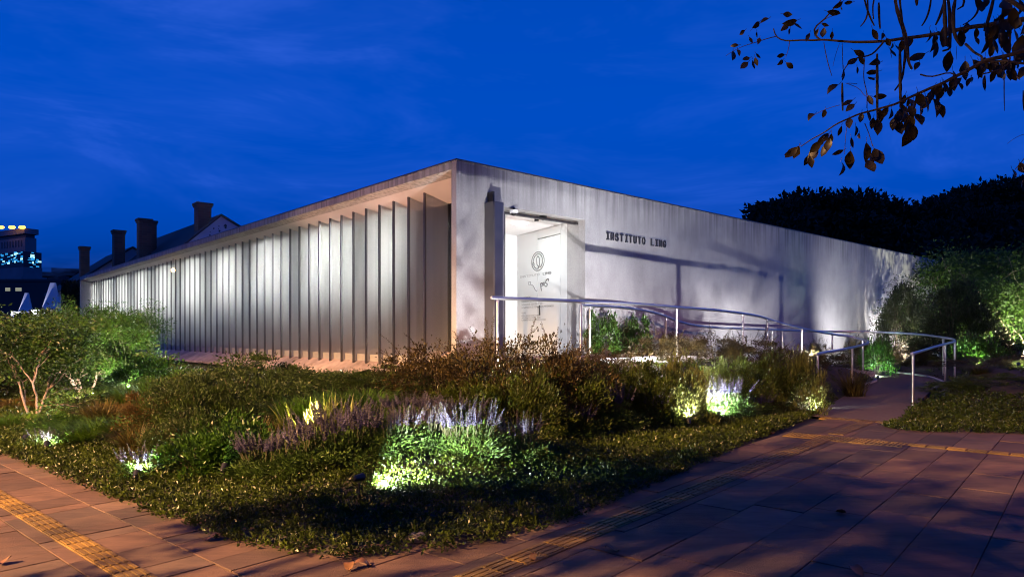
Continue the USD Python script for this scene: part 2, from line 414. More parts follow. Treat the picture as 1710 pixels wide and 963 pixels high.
M['pane'] = glassmat('window_glass', (.93, .96, .94), 1.45)
M['fin'] = mat('frosted_glass_fin', {
    'g': ('geometry', {}), 'mp': ('mapping', {'scale': (3, 3, .15)}), 'n': ('noise_texture', {'scale': 3.0, 'detail': 4.0}), 'rr': ('rgb_ramp', {'ramp': [(.3, (.56, .56, .55)), (.7, (.64, .64, .63))]}),
    'd': ('diffuse_bsdf', {}), 'tl': ('translucent_bsdf', {}), 'a': ('mix_closure', {'fac': .66}),
    't': ('transparent_bsdf', {'color': (.90, .91, .91)}), 'b': ('mix_closure', {'fac': .55}),
    'gl': ('glossy_bsdf', {'color': (1, 1, 1), 'roughness': .06}), 'f': ('fresnel', {'IOR': 1.45}), 'm': ('mix_closure', {})},
    [('g.position', 'mp.vector'), ('mp.vector', 'n.vector'), ('n.fac', 'rr.fac'), ('rr.color', 'd.color'), ('rr.color', 'tl.color'), ('d.BSDF', 'a.closure1'), ('tl.BSDF', 'a.closure2'),
     ('a.closure', 'b.closure1'), ('t.BSDF', 'b.closure2'), ('b.closure', 'm.closure1'), ('gl.BSDF', 'm.closure2'), ('f.fac', 'm.fac')], surface='m.closure')


# ------------------------------------------------------------------ lights
def look(prim_x, pos, target):
    """puts a light at pos with its -z axis towards target"""
    z = np.asarray(pos, float) - np.asarray(target, float)
    z /= np.linalg.norm(z)
    x = np.cross([0, 0, 1.0], z)
    if np.linalg.norm(x) < 1e-6:
        x = np.array([1.0, 0, 0])
    x /= np.linalg.norm(x)
    y = np.cross(z, x)
    prim_x.AddTransformOp().Set(Gf.Matrix4d(*[*x, 0], *[*y, 0], *[*z, 0], *[*pos, 1]))


def sphere_light(path, pos, radius, power, color, target=None, cone=None, soft=.6):
    li = UsdLux.SphereLight.Define(stage, path)
    li.CreateRadiusAttr(radius)
    li.CreateNormalizeAttr(True)
    li.CreateIntensityAttr(float(power))
    li.CreateColorAttr(Gf.Vec3f(*color))
    if target is not None:
        s = UsdLux.ShapingAPI.Apply(li.GetPrim())
        s.CreateShapingConeAngleAttr(float(cone))
        s.CreateShapingConeSoftnessAttr(float(soft))
        look(li, pos, target)
    else:
        li.AddTranslateOp().Set(Gf.Vec3d(*map(float, pos)))
    return li


def rect_light(path, pos, target, w, h, power, color):
    li = UsdLux.RectLight.Define(stage, path)
    li.CreateWidthAttr(w)
    li.CreateHeightAttr(h)
    li.CreateNormalizeAttr(True)
    li.CreateIntensityAttr(float(power))
    li.CreateColorAttr(Gf.Vec3f(*color))
    look(li, pos, target)
    return li


# ------------------------------------------------------------------ the setting: ground, pavement, bed, path
gm = MB()
gm.add([(-900, -300, -.16), (900, -300, -.16), (900, 1200, -.16), (-900, 1200, -.16)], [(0, 1, 2, 3)])
obj('ground', gm, M['ground'], kind='structure')
rd = MB().box((-60, -14, -.155), (60, -5.0, -.13))
obj('road', rd, M['asphalt'], kind='structure')
pv = MB().box((-24, -5.0, -.15), (26, 26, -.035))
pavement = obj('pavement', pv, M['mortar'], kind='structure')

# soil of the planting bed
gx, gy = np.meshgrid(np.arange(-27, 33.01, .22), np.arange(4.2, 44, .22), indexing='ij')
gz = terrain(gx.ravel(), gy.ravel())
nx, ny = gx.shape
idx = np.arange(nx * ny).reshape(nx, ny)
q = np.stack([idx[:-1, :-1], idx[1:, :-1], idx[1:, 1:], idx[:-1, 1:]], -1).reshape(-1, 4)
keep = (gz[q] > -.08).any(1)
obj('planting_bed', (np.stack([gx.ravel(), gy.ravel(), gz], -1), np.vstack([q[keep][:, [0, 1, 2]], q[keep][:, [0, 2, 3]]])), M['soil'], kind='structure', smooth=True)

# paving slabs: rows along the right-hand pavement, rows along the left-hand one
AV, BV = np.array([-.76, .65]), np.array([.65, .76])
O2 = np.array([-.9, 4.35])
rng = np.random.default_rng(11)


def slab_mesh(a0, a1, b0, b1, top, off=.0028, thick=.06, ch=.003):
    c = [(a0 + off, b0 + off), (a1 - off, b0 + off), (a1 - off, b1 - off), (a0 + off, b1 - off)]
    ci = [(a0 + off + ch, b0 + off + ch), (a1 - off - ch, b0 + off + ch), (a1 - off - ch, b1 - off - ch), (a0 + off + ch, b1 - off - ch)]
    v = []
    tilt = rng.normal(0, .0012, 4)
    for ring, z in ((c, top - thick), (c, top - ch), (ci, top)):
        for k, (a, b) in enumerate(ring):
            p = O2 + AV * a + BV * b
            v.append((p[0], p[1], z + tilt[k]))
    f = [(8, 11, 10, 9)]
    for base in (0, 4):
        for k in range(4):
            k2 = (k + 1) % 4
            f.append((base + k, base + 4 + k, base + 4 + k2, base + k2))
    return np.array(v), np.array(f)[:, ::-1][:, [0, 1, 2, 3]]


slabs = []
ROW, LEN = .42, .86
for i in range(-26, 0):                                       # right-hand plaza, rows run along BV
    o = rng.uniform(0, LEN)
    b = -9.0 + o
    while b < 14:
        ln = LEN * rng.choice([.75, 1.0, 1.0, 1.15])
        slabs.append((i * ROW, (i + 1) * ROW, b, b + ln))
        b += ln
ROWL, LENL = .62, .34
for j in range(-16, 3):                                       # left-hand pavement, rows run along AV
    a = rng.uniform(-.1, 0)
    a = 0.0
    while a < 19:
        ln = LENL * rng.choice([.6, .8, 1.0, 1.0, 1.3])
        slabs.append((a, a + ln, j * ROWL, (j + 1) * ROWL))
        a += ln
BEDIN = BED.buffer(-.5)
MOUTH = LineString([(p[0], p[1]) for p in PATHD[:6]]).buffer(.2)
near, rest = [], []
for s in slabs:
    cxy = O2 + AV * (s[0] + s[1]) / 2 + BV * (s[2] + s[3]) / 2
    if BEDIN.contains(Point(*cxy)) or cxy[1] < -4.4 or cxy[0] > 24 or cxy[0] < -22:
        continue
    vis = cxy[1] > 3.6 and abs(cxy[0]) < .80 * cxy[1] + .6
    (near if vis else rest).append((np.hypot(*cxy), s))
near.sort(key=lambda t: t[0])
SM = ['slab_a', 'slab_a', 'slab_b', 'slab_b', 'slab_c', 'slab_d']
for k, (_, s) in enumerate(near):
    if k < 290:
        obj('paving_slab', slab_mesh(*s, rng.normal(0, .0018)), M[SM[rng.integers(len(SM))]], pavement)
    else:
        rest.append((0, s))
r = MB()
for _, s in rest:
    r.add(*slab_mesh(*s, 0.0))
obj('far_paving', r, M['slab_a'], pavement, kind='stuff')

# tactile paving: ribbed strips and studded squares
TS = .22


def tactile(a, b, along, studs=False, TS=TS):
    m = MB()
    top = .009
    v, f = slab_mesh(a, a + TS, b, b + TS, top, off=.003, thick=.03, ch=.003)
    m.add(v, f)

    def tf(x, y, z):
        p = O2 + AV * (a + x) + BV * (b + y)
        return (p[0], p[1], z)
    if studs:
        for i in range(4):
            for j in range(4):
                x, y = TS * (.155 + i * .23), TS * (.155 + j * .23)
                m.box((x - .013, y - .013, top), (x + .013, y + .013, top + .005), tf)
    else:
        for i in range(4):
            c = TS * (.155 + i * .23)
            lo, hi = ((.012, c - .062 * TS, top), (TS - .012, c + .062 * TS, top + .005)) if along == 'a' else ((c - .062 * TS, .012, top), (c + .062 * TS, TS - .012, top + .005))
            m.box(lo, hi, tf)
    return m


def lay(a, b, along, studs=False, TS=TS):
    c = O2 + AV * (a + TS / 2) + BV * (b + TS / 2)
    if c[1] < 3.3 or abs(c[0]) > .8 * c[1] + .6:
        return
    obj('tactile_tile', tactile(a, b, along, studs, TS), M['tactile' if rng.random() < .65 else 'tactile_worn'], pavement)


for i in range(0, 58):
    lay(.2 + i * .175, -1.14, 'a', TS=.175)
for i in range(-4, 45):
    b = i * TS
    if not 7.2 <= b < 7.75:
        lay(-.75, b, 'b')
for i in range(-4, 3):
    for j in (0, 1):
        lay(-.75 + i * TS, 7.26 + j * TS, 'a', studs=True)
for i in range(5, 26):
    lay(-.75 - i * TS, 7.48, 'a')
for i in range(-3, 4):
    lay(-.75 + i * TS, 9.75, 'a', studs=True)

# the ramp: washed aggregate slab with a low edge, from the plaza round the hairpin to the door
tang = np.gradient(PATHD[:, :2], axis=0)
tang /= np.linalg.norm(tang, axis=1, keepdims=True)
nrm = np.stack([-tang[:, 1], tang[:, 0]], 1)
HW = .74
lft, rgt = PATHD.copy(), PATHD.copy()
lft[:, :2] += nrm * HW
rgt[:, :2] -= nrm * HW
n = len(PATHD)
rows = []
for k in range(5):
    w = k / 4
    rows.append(lft * (1 - w) + rgt * w + [0, 0, .006])
top = np.stack(rows, 1).reshape(-1, 3)
pm = MB()
f = [(i * 5 + k, i * 5 + k + 1, (i + 1) * 5 + k + 1, (i + 1) * 5 + k) for i in range(n - 1) for k in range(4)]
pm.add(top, f)
for side, flip in ((lft, False), (rgt, True)):
    vv = np.vstack([side + [0, 0, .006], side - [0, 0, .16]])
    ff = [(i, i + 1, n + i + 1, n + i) for i in range(n - 1)]
    pm.add(vv, [tuple(reversed(x)) for x in ff] if flip else ff)
ramp = obj('ramp_path', pm, M['path'], kind='structure')
em = MB()
for side, sgn in ((lft, 1), (rgt, -1)):
    a = side.copy()
    b = side.copy()
    b[:, :2] += nrm * .07 * sgn
    m = slice(50, n)
    A, B = a[m], b[m]
    k = len(A)
    vv = np.vstack([A - [0, 0, .16], B - [0, 0, .16], B + [0, 0, .05], A + [0, 0, .05]])
    ff = []
    for i in range(k - 1):
        for c in range(4):
            c2 = (c + 1) % 4
            ff.append((c * k + i, c * k + i + 1, c2 * k + i + 1, c2 * k + i))
    em.add(vv, ff)
obj('kerb_edge', em, M['concrete_pale'], ramp)
# landing in front of the door
lm = MB().box((.9, -1.75, .80), (3.7, .05, .974), P)
obj('entrance_landing', lm, M['floor'], kind='structure')

# ------------------------------------------------------------------ handrails
INNER = [(-.75, -1.9, 2.03), (.8, -1.9, 2.035), (2.4, -1.9, 2.035), (4.2, -1.9, 2.0), (5.6, -1.92, 1.97), (6.75, -1.9, 1.92), (7.5, -1.88, 1.87), (8.1, -1.87, 1.79), (8.9, -1.9, 1.67), (9.8, -1.9, 1.575), (11.0, -1.92, 1.47),
         (11.6, -2.0, 1.42), (11.98, -2.25, 1.35), (11.95, -2.6, 1.26), (11.4, -2.86, 1.21), (10.3, -3.12, 1.165), (9.0, -3.42, 1.135), (7.2, -3.8, 1.1), (5.35, -4.2, 1.075)]
OUTER = [(2.95, -.42, 2.05), (4.0, -.42, 2.045), (5.1, -.42, 1.98), (5.8, -.42, 1.88), (6.4, -.42, 1.75), (7.2, -.42, 1.65), (8.0, -.42, 1.61), (9.5, -.42, 1.58), (11.4, -.45, 1.55), (12.4, -.6, 1.53), (13.3, -1.05, 1.515), (14.0, -1.8, 1.50),
         (14.35, -2.7, 1.46), (14.2, -3.5, 1.39), (13.7, -4.1, 1.32), (13.0, -4.42, 1.26), (12.0, -4.55, 1.215), (10.5, -4.72, 1.16), (8.7, -5.02, 1.11), (6.95, -5.34, 1.075)]


def handrail(name, uvz, posts_uv, label):
    pts = np.array([P(*q) for q in uvz])
    d = dense(pts, .06)
    base = d[len(d) // 2].copy()
    base[2] = 0
    t = thing(name, label, 'handrail', base, group=None)
    obj('rail', MB().tube(d, .029, 12), M['steel'], t, smooth=50, off=base)
    for e, dr in ((d[0], d[0] - d[1]), (d[-1], d[-1] - d[-2])):
        dr = dr / np.linalg.norm(dr)
        s = np.linspace(0, 1, 5)
        obj('end_cap', MB().tube([e + dr * .022 * x for x in s], .0285 * np.sqrt(1 - (s * .95) ** 2), 12), M['steel'], t, smooth=50, off=base)
    s = np.r_[0, np.cumsum(np.linalg.norm(np.diff(d, axis=0), axis=1))]
    for pu, pvv in posts_uv:
        w = P(pu, pvv)
        i = int(np.argmin(np.hypot(d[:, 0] - w[0], d[:, 1] - w[1])))
        p = d[i]
        nearest = PATHD[np.argmin(np.hypot(PATHD[:, 0] - p[0], PATHD[:, 1] - p[1]))]
        foot = min(nearest[2], p[2] - .85) - .03
        post = obj('post', MB().tube([(p[0], p[1], foot), (p[0], p[1], p[2] - .02)], .024, 12), M['steel'], t, smooth=50, off=base)
        obj('saddle', MB().tube([(p[0], p[1], p[2] - .045), (p[0], p[1], p[2] - .025)], .029, 12), M['steel'], post, smooth=50, off=base)
        obj('foot_plate', MB().tube([(p[0], p[1], foot + .02), (p[0], p[1], foot + .036)], .055, 14), M['steel'], post, smooth=50, off=base)
    return t


handrail('handrail', INNER, [(-.6, -1.9), (1.3, -1.9), (4.2, -1.9), (6.75, -1.9), (7.95, -1.87), (9.7, -1.9), (11.95, -2.5), (9.0, -3.42), (5.5, -4.17)],
         'long steel handrail on the inner side of the ramp, starting level before the lit entrance')
handrail('handrail', OUTER, [(3.2, -.42), (5.9, -.42), (11.0, -.45), (11.5, -.46), (13.4, -1.1), (14.15, -2.0), (13.9, -3.9), (13.1, -4.4), (11.6, -4.58), (7.1, -5.31)],
         'steel handrail on the outer side of the ramp, bending round beside the dark shrub')

# ------------------------------------------------------------------ the building
TOP, DECK, OPT = 4.66, .98, 3.945
VL = 36.15                                    # length of the finned facade
UL = 27.0                                     # length of the entrance wall
UF, UG = .51, 1.12                            # fin front, glass line
bd = thing('gallery_building', 'low white concrete gallery with vertical glass fins and lit corner entrance', 'building', P(0, 0, 0))
B0 = P(0, 0, 0)


def bpart(name, mb, m, parent=bd, **kw):
    return obj(name, mb, m, parent, off=B0, **kw)


w1, w2 = 1.167, 3.505
wall = MB()
poly = [(0, -.3), (w1, -.3), (w1, OPT), (w2, OPT), (w2, -.3), (UL, -.3), (UL, TOP), (0, TOP)]
wall.prism(poly, lambda a, b, c: P(a, c, b), 0.0, .15)
bpart('entrance_wall', wall, M['concrete'])
bpart('coping', MB().box((-.012, -.014, TOP), (UL, .17, TOP + .025), P), M['edge_metal'])
# reveals of the opening
bpart('reveal', MB().box((w2, .152, DECK - .1), (w2 + .2, .54, OPT), P), M['concrete'])
bpart('reveal', MB().box((w1 - .2, .152, DECK - .1), (w1, .54, OPT), P), M['concrete'])
bpart('lintel_soffit', MB().box((w1, .152, OPT + .002), (w2, .54, OPT + .1), P), M['concrete_pale'])
# facade frame: fascia, sloping soffit, sloping sill, end cheek
bpart('fascia', MB().prism([(0, 4.51), (.25, 4.47), (.25, TOP - .002), (0, TOP - .002)], lambda a, b, c: P(a, c, b), .152, VL - .16), M['concrete_pale'])
bpart('fascia_coping', MB().box((-.014, .172, TOP), (.17, VL, TOP + .025), P), M['edge_metal'])
bpart('soffit', MB().prism([(.252, 4.447), (UG, 4.237), (UG, 4.6), (.252, 4.6)], lambda a, b, c: P(a, c, b), .152, VL - .16), M['soffit'])
bpart('soffit_lip', MB().prism([(.03, 4.5), (.25, 4.447), (.25, 4.468), (.03, 4.506)], lambda a, b, c: P(a, c, b), .152, VL - .16), M['concrete_pale'])
bpart('end_cheek', MB().prism([(0, .36), (3.0, .36), (3.0, TOP - .003), (0, TOP - .003)], lambda a, b, c: P(a, c, b), VL - .158, VL), M['concrete_pale'])
bpart('sill_beam', MB().prism([(.02, .43), (UG, .36), (UG, 1.0), (.02, .482)], lambda a, b, c: P(a, c, b), .152, VL - .16), M['concrete_pale'])
bpart('roof', MB().box((.2, .2, TOP - .12), (UL - .1, VL - .1, TOP - .08), P), M['concrete_pale'])
bpart('back_wall', MB().box((UL - .2, .152, .2), (UL, VL, TOP - .13), P), M['concrete'])
bpart('far_wall', MB().box((3.002, VL - .16, .2), (UL - .2, VL, TOP - .13), P), M['concrete'])
bpart('floor', MB().box((.6, .152, .70), (6.0, VL - .16, DECK - .005), P), M['floor'])
bpart('plinth', MB().box((2.0, 1.0, -.2), (2.3, VL - .5, .6), P), M['black'])
# fins, one thing's part each with its dark front edge; sill slabs and panes between them
FS = .6027
fins = [1.76 + FS * k for k in range(0, 57)]
for k, v in enumerate(fins):
    fin = bpart('fin', MB().prism([(UF + .02, .80), (UG - .03, 1.10), (UG - .03, 4.27), (UF + .02, 4.39)], lambda a, b, c: P(a, c, b), v - .011, v + .011), M['fin'])
    bpart('edge_trim', MB().box((UF - .025, v - .021, .765), (UF + .02, v + .021, 4.392), P), M['edge_metal'], fin)
    bpart('shoe', MB().box((UF + .02, v - .018, .77), (UG - .03, v + .018, .80), P), M['edge_metal'], fin)
bounds = [.16] + [1.76 - FS, 1.76] + fins[1:] + [VL - .165]
for a, b in zip(bounds[:-1], bounds[1:]):
    if b - a < .05:
        continue
    bpart('sill_slab', MB().prism([(0, .435), (.0, .5), (UF, .766), (UG - .005, 1.085), (UG - .005, 1.05), (UF, .73), (.015, .484), (.015, .435)],
                                  lambda s, z, c: P(s, c, z), a + .004, b - .004), M['sill'])
    bpart('window_pane', MB().box((UG, a + .012, 1.0), (UG + .012, b - .012, 4.25), P), M['pane'])
    bpart('mullion', MB().box((UG - .02, b - .011, 1.0), (UG + .04, b + .011, 4.25), P), M['edge_metal'])
# the room behind: long white wall, ceiling, lamps
bpart('room_wall', MB().box((3.6, 3.0, DECK), (3.75, VL - .2, 4.4), P), M['white'])
bpart('room_end_wall', MB().box((1.2, VL - .28, DECK), (3.6, VL - .17, 4.4), P), M['white'])
bpart('ceiling', MB().box((1.14, .2, 4.26), (6.0, VL - .2, 4.34), P), M['white'])
bpart('partition', MB().box((1.24, 2.82, DECK), (4.6, 2.95, 4.255), P), M['white'])
for k in range(9):
    v0 = 4.85 + 3.65 * k
    lamp = bpart('ceiling_lamp', MB().box((2.66, v0 - 1.8, 4.20), (2.84, min(v0 + 1.8, VL - .4), 4.258), P), M['strip'])
    v0 = min(v0, VL - 2.3)
    c = P(2.75, v0, 4.18)
    x = usd_l = rect_light(f'{bd.GetPath()}/ceiling_lamp_light_{k:03d}', c - B0, c - B0 + np.array([-.35 * U[0], -.35 * U[1], -1.0]), .3, 3.6, LAMP['room'], (1.0, .97, .95))
# vestibule: oblique white panels with a door, pale ceiling with a round lamp
S = P(w2, .54)
DD = np.array([-.468, .884, 0])
NN = np.array([-.884, -.468, 0])                # towards the visitor


def Q(t, h, z):
    return S + DD * t + NN * h + np.array([0, 0, z])


CE = 3.95
bpart('vestibule_ceiling', MB().box((w1, .542, CE), (5.0, 2.815, CE + .08), P), M['white'])
bpart('vestibule_floor', MB().box((w1, .155, DECK - .004), (4.9, 2.815, DECK + .002), P), M['floor'])
for a, b, z0, z1 in ((.006, .272, DECK, CE - .012), (.282, 1.308, 3.735, CE - .012), (1.318, 2.40, DECK, CE - .012)):
    bpart('wall_panel', MB().box((a, -.05, z0 + .008), (b, 0, z1), Q), M['panel'])
door = bpart('door', MB().box((.282, -.05, DECK + .01), (1.308, -.002, 3.722), Q), M['panel'])
bpart('handle', MB().tube([Q(1.22, -.002, 2.09), Q(1.22, .06, 2.09), Q(1.10, .065, 2.085)], .012, 8), M['black'], door, smooth=50)
bpart('lock_plate', MB().box((1.195, -.002, 1.9), (1.245, .008, 2.14), Q), M['black'], door)
bpart('panel_backing', MB().box((0, -.10, DECK), (2.41, -.056, CE), Q), M['black'])
bpart('frame_post', MB().box((2.40, -.1, DECK), (2.44, .02, CE), Q), M['dark_metal'])
# text and signs on the panels: dark print a millimetre proud
pr = bpart('printed_sign', MB().box((2.3, .0005, 3.6), (2.31, .001, 3.61), Q), M['panel'])


def printed(text, t_left, z, h, m, width=None, bold=False, name='lettering'):
    tm = meshkit.text_mesh(text, h, .0015, bold)
    v = tm.vertices.copy()
    if width:
        v[:, 0] *= width / v[:, 0].max()
    w = np.array([Q(t_left - x, .001 + zz, z + y) for x, y, zz in v])
    bpart(name, MB().add(w, tm.faces), m, pr)


def stroke(pts, r, name, m=None):
    d = dense(np.array([(a, b, 0) for a, b in pts]), .01)
    bpart(name, MB().tube([Q(a, .003, b) for a, b, _ in d], r, 6), m or M['print'], pr)


# emblem: a line that winds inwards in two rings and a loop
ct, cz = 1.30, 3.20


def ell(a, rx, rz_):
    return (ct - rx * math.cos(a), cz + rz_ * math.sin(a))


stroke([ell(math.radians(-65 + 360 * q), .30, .225) for q in np.linspace(0, 1, 80)], .0085, 'emblem_ring')
stroke([ell(math.radians(-60 + 255 * q), .22, .175) for q in np.linspace(0, 1, 60)], .008, 'emblem_ring')
stroke([(ct - .05, cz - .135), (ct + .05, cz - .05), (ct + .055, cz + .06), (ct, cz + .125), (ct - .07, cz + .06), (ct - .075, cz - .05), (ct - .04, cz - .145), (ct + .05, cz - .175), (ct + .13, cz - .145), (ct + .2, cz - .08)], .008, 'emblem_loop')
stroke([(ct + .21 + .035 * math.cos(a), cz - .05 + .03 * math.sin(a)) for a in np.linspace(0, 6.28, 14)], .006, 'emblem_loop')
printed('INSTITUTO', 2.2, 2.855, .052, M['print_soft'], .98)  # paler than LING: the glare is put into the ink
printed('LING', 1.08, 2.85, .056, M['print'], .40, True)
# doodle: little square on a curly string, and a scribble
stroke([(1.76, 2.73), (1.66, 2.73), (1.66, 2.665), (1.76, 2.665), (1.76, 2.73)], .005, 'doodle')
stroke([(1.66, 2.66), (1.56, 2.64), (1.48, 2.58), (1.43, 2.52), (1.37, 2.49), (1.33, 2.50)], .005, 'doodle')
stroke([(1.18, 2.66), (1.13, 2.48)], .008, 'doodle')
stroke([(1.17, 2.65), (1.10, 2.67), (1.08, 2.61), (1.15, 2.585)], .008, 'doodle')
stroke([(1.05, 2.65), (1.01, 2.675), (.98, 2.64), (1.02, 2.6), (1.05, 2.65)], .008, 'doodle')
stroke([(.97, 2.59), (.90, 2.57), (.86, 2.62), (.94, 2.66), (.90, 2.72), (.82, 2.75), (.80, 2.69)], .009, 'doodle')
printed('HORÁRIOS', 2.13, 2.335, .042, M['print'], .46)
bpart('lettering_rule', MB().box((1.67, .0005, 2.305), (2.13, .002, 2.315), Q), M['print_soft'], pr)
for txt, z, w in (('SEGUNDA A SEXTA 10H30 ÀS 22H', 2.235, 1.15), ('SÁBADOS 10H ÀS 19H', 2.16, 1.03), ('DOMINGOS E FERIADOS FECHADO', 2.085, 1.55)):
    printed(txt, 2.13, z, .042, M['print_soft'], w)
printed('HOURS', 2.13, 1.95, .042, M['print_soft'], .24)
for txt, z, w in (('MON-FRI 10.30AM-10PM', 1.885, .90), ('SATURDAYS 10AM-7PM', 1.83, .94), ('SUNDAYS AND HOLIDAYS CLOSED', 1.775, 1.2)):
    printed(txt, 2.13, z, .036, M['print_soft'], w)
# door column of dark steel, post and track, round ceiling lamp
bpart('door_column', MB().prism([(.668, -.002), (.668, -.262), (.688, -.282), (.906, -.282), (.906, -.002)][::-1], lambda a, b, c: P(a, b, c), .5, 3.95), M['col_metal'])
bpart('column_fin', MB().box((.745, -.16, 3.951), (.785, -.002, 4.16), P), M['dark_metal'])
bpart('door_post', MB().box((1.30, .20, DECK), (1.37, .36, 3.86), P), M['dark_metal'])
bpart('door_post', MB().box((1.172, .42, DECK), (1.20, .50, OPT - .002), P), M['white'], label='slim bright white door post')  # white strip stands in for the line of light by the jamb
bpart('door_track', MB().box((1.172, .20, 3.86), (w2 - .002, .30, 3.90), P), M['dark_metal'])
lc = ray(868, 372, 15.3)
lc[2] = CE
dl = bpart('ceiling_lamp', MB().tube([lc + [0, 0, -.02], lc + [0, 0, -.001]], .19, 28), M['downlight'])
d2 = UsdLux.DiskLight.Define(stage, f'{bd.GetPath()}/vestibule_light')
d2.CreateRadiusAttr(.17)
d2.CreateNormalizeAttr(True)
d2.CreateIntensityAttr(LAMP['lobby'])
d2.CreateColorAttr(Gf.Vec3f(.93, 1.0, .97))
look(d2, lc - B0 + np.array([0, 0, -.03]), lc - B0 + np.array([0, 0, -2]))
# wall lettering: each letter a part, standing off the wall
x = 4.16
txt = 'INSTITUTO LING'
step = (6.41 - 4.16) / (len(txt) - .35)
for k, ch in enumerate(txt):
    if ch == ' ':
        continue
    tm = meshkit.text_mesh(ch, .165, .03, True)
    v = tm.vertices.copy()
    v[:, 0] *= min(1.0, step * .72 / max(v[:, 0].max(), .01)) if ch != 'I' else .9
    v[:, 0] += (step * .2 if ch == 'I' else 0)
    w = np.array([P(x + k * step + a, -.012 - zz, 3.575 + b) for a, b, zz in v])
    bpart('letter', MB().add(w, tm.faces), M['letter'], label=None)

for px, py, dep, lab in ((858, 356, 13.4, 'white dome camera under the lintel above the dark door post'), (907, 364, 14.4, 'black dome camera under the entrance ceiling beside the small box camera')):
    p = ray(px, py, dep)
    cam_t = thing('security_camera', lab, 'camera', p)
    obj('housing', MB().tube([(0, 0, .06), (0, 0, .02), (0, 0, .0)], [.085, .085, .07], 18), M['white'] if px < 880 else M['black'], cam_t, smooth=40)
    a = np.linspace(0, 1.45, 7)
    obj('dome', MB().tube([(0, 0, -.055 * math.sin(t)) for t in a], .058 * np.cos(a), 16), M['black'], cam_t, smooth=50)
    obj('bracket', MB().tube([(0, 0, .05), (0, 0, max(.08, OPT - p[2]))], .02, 8), M['dark_metal'], cam_t)
p = ray(896, 366, 14.4)
bx = thing('box_camera', 'small black box camera left of the black dome under the entrance ceiling', 'camera', p)
obj('body', MB().box((-.045, -.07, -.04), (.045, .07, .04)), M['black'], bx)
obj('bracket', MB().tube([(0, 0, .04), (0, 0, max(.08, OPT - p[2]))], .015, 8), M['dark_metal'], bx)

# small warm lamp hanging in front of the fins
wp = ray(289, 451, 1.0)
uu = UF - .16
num = (wp[0] * C0[1] - C0[0]) + uu * (wp[0] * U[1] - U[0])
vv = num / (V[0] - wp[0] * V[1])
lp = P(uu, vv)
lp[2] = EYE + (HY - 451) / F * lp[1]
wl = thing('wall_lamp', 'small round warm lamp glowing in front of the distant fins', 'lamp', lp)
obj('globe', MB().tm(trimesh.creation.icosphere(2, .075)), M['warm_glow'], wl, smooth=True)
obj('stem', MB().tube([(0, 0, .07), (0, 0, max(.3, 4.46 - lp[2]))], .01, 8), M['dark_metal'], wl)


# ------------------------------------------------------------------ plants: shapes
def leaf_quads(c, d, L, W, rng, curl=.25):
    """folded leaves: base at c, axis d, length L, width W (arrays)"""
    n = len(c)
    d = d / (np.linalg.norm(d, axis=1, keepdims=True) + 1e-9)
    s = np.cross(d, rng.normal(size=(n, 3)))
    s /= np.linalg.norm(s, axis=1, keepdims=True) + 1e-9
    nn = np.cross(d, s)
    L, W = np.broadcast_to(L, n)[:, None], np.broadcast_to(W, n)[:, None]
    mid = c + d * L * .45 + nn * L * curl * .3
    tip = c + d * L - nn * L * curl * .35
    v = np.stack([c, mid + s * W * .5 + nn * W * .15, tip, mid - s * W * .5 + nn * W * .15], 1).reshape(-1, 3)
    b = np.arange(n)[:, None] * 4
    f = np.concatenate([b + [0, 1, 2], b + [0, 2, 3]], 1).reshape(-1, 3)
    return v, f


def unit(v):
    return v / (np.linalg.norm(v, axis=-1, keepdims=True) + 1e-9)


def bush(seed, r, h, n, L, W, K=45, up=.35, spread=.17, low=.05, shell=.55, lump=.3):
    """leaf clumps through the outer part of a lumpy dome; returns (foliage, stems, clump centres, directions)"""
    rng = np.random.default_rng(seed)
    d = rng.normal(size=(K, 3))
    d[:, 2] = np.abs(d[:, 2]) * 1.05 + .02
    d = unit(d)
    rad = 1 + lump * (meshkit.noise(d * 2.3 + seed, seed) - .5) * 2
    inner = rng.uniform(shell, 1.0, K) ** .6
    c = d * (rad * inner)[:, None] * [r, r, h]
    c[:, 2] = c[:, 2] * (1 - low) + low * h
    w = rng.uniform(.5, 1.5, K)
    which = rng.choice(K, n, p=w / w.sum())
    sp = spread * np.array([r, r, h * .8])
    off = rng.normal(size=(n, 3)) * sp * rng.uniform(.5, 1.1, K)[which][:, None]
    p = c[which] + off
    p[:, 2] = np.maximum(p[:, 2], .01)
    out = unit(p * [1, 1, 1.2]) * .8 + unit(off) * .6 + rng.normal(size=(n, 3)) * .45
    out[:, 2] += up
    s = rng.uniform(.65, 1.25, n)
    v, f = leaf_quads(p, out, L * s, W * s, rng)
    st = MB()
    for k in range(0, K, 2):
        b = np.array([rng.normal() * .08 * r, rng.normal() * .08 * r, -.05])
        m = (b + c[k]) / 2 + np.array([0, 0, .08 * h])
        st.tube(dense(np.array([b, m, c[k]]), .12), np.linspace(.012, .004, len(dense(np.array([b, m, c[k]]), .12))) * max(r, .6), 5, False)
    return (v, f), st, c, d


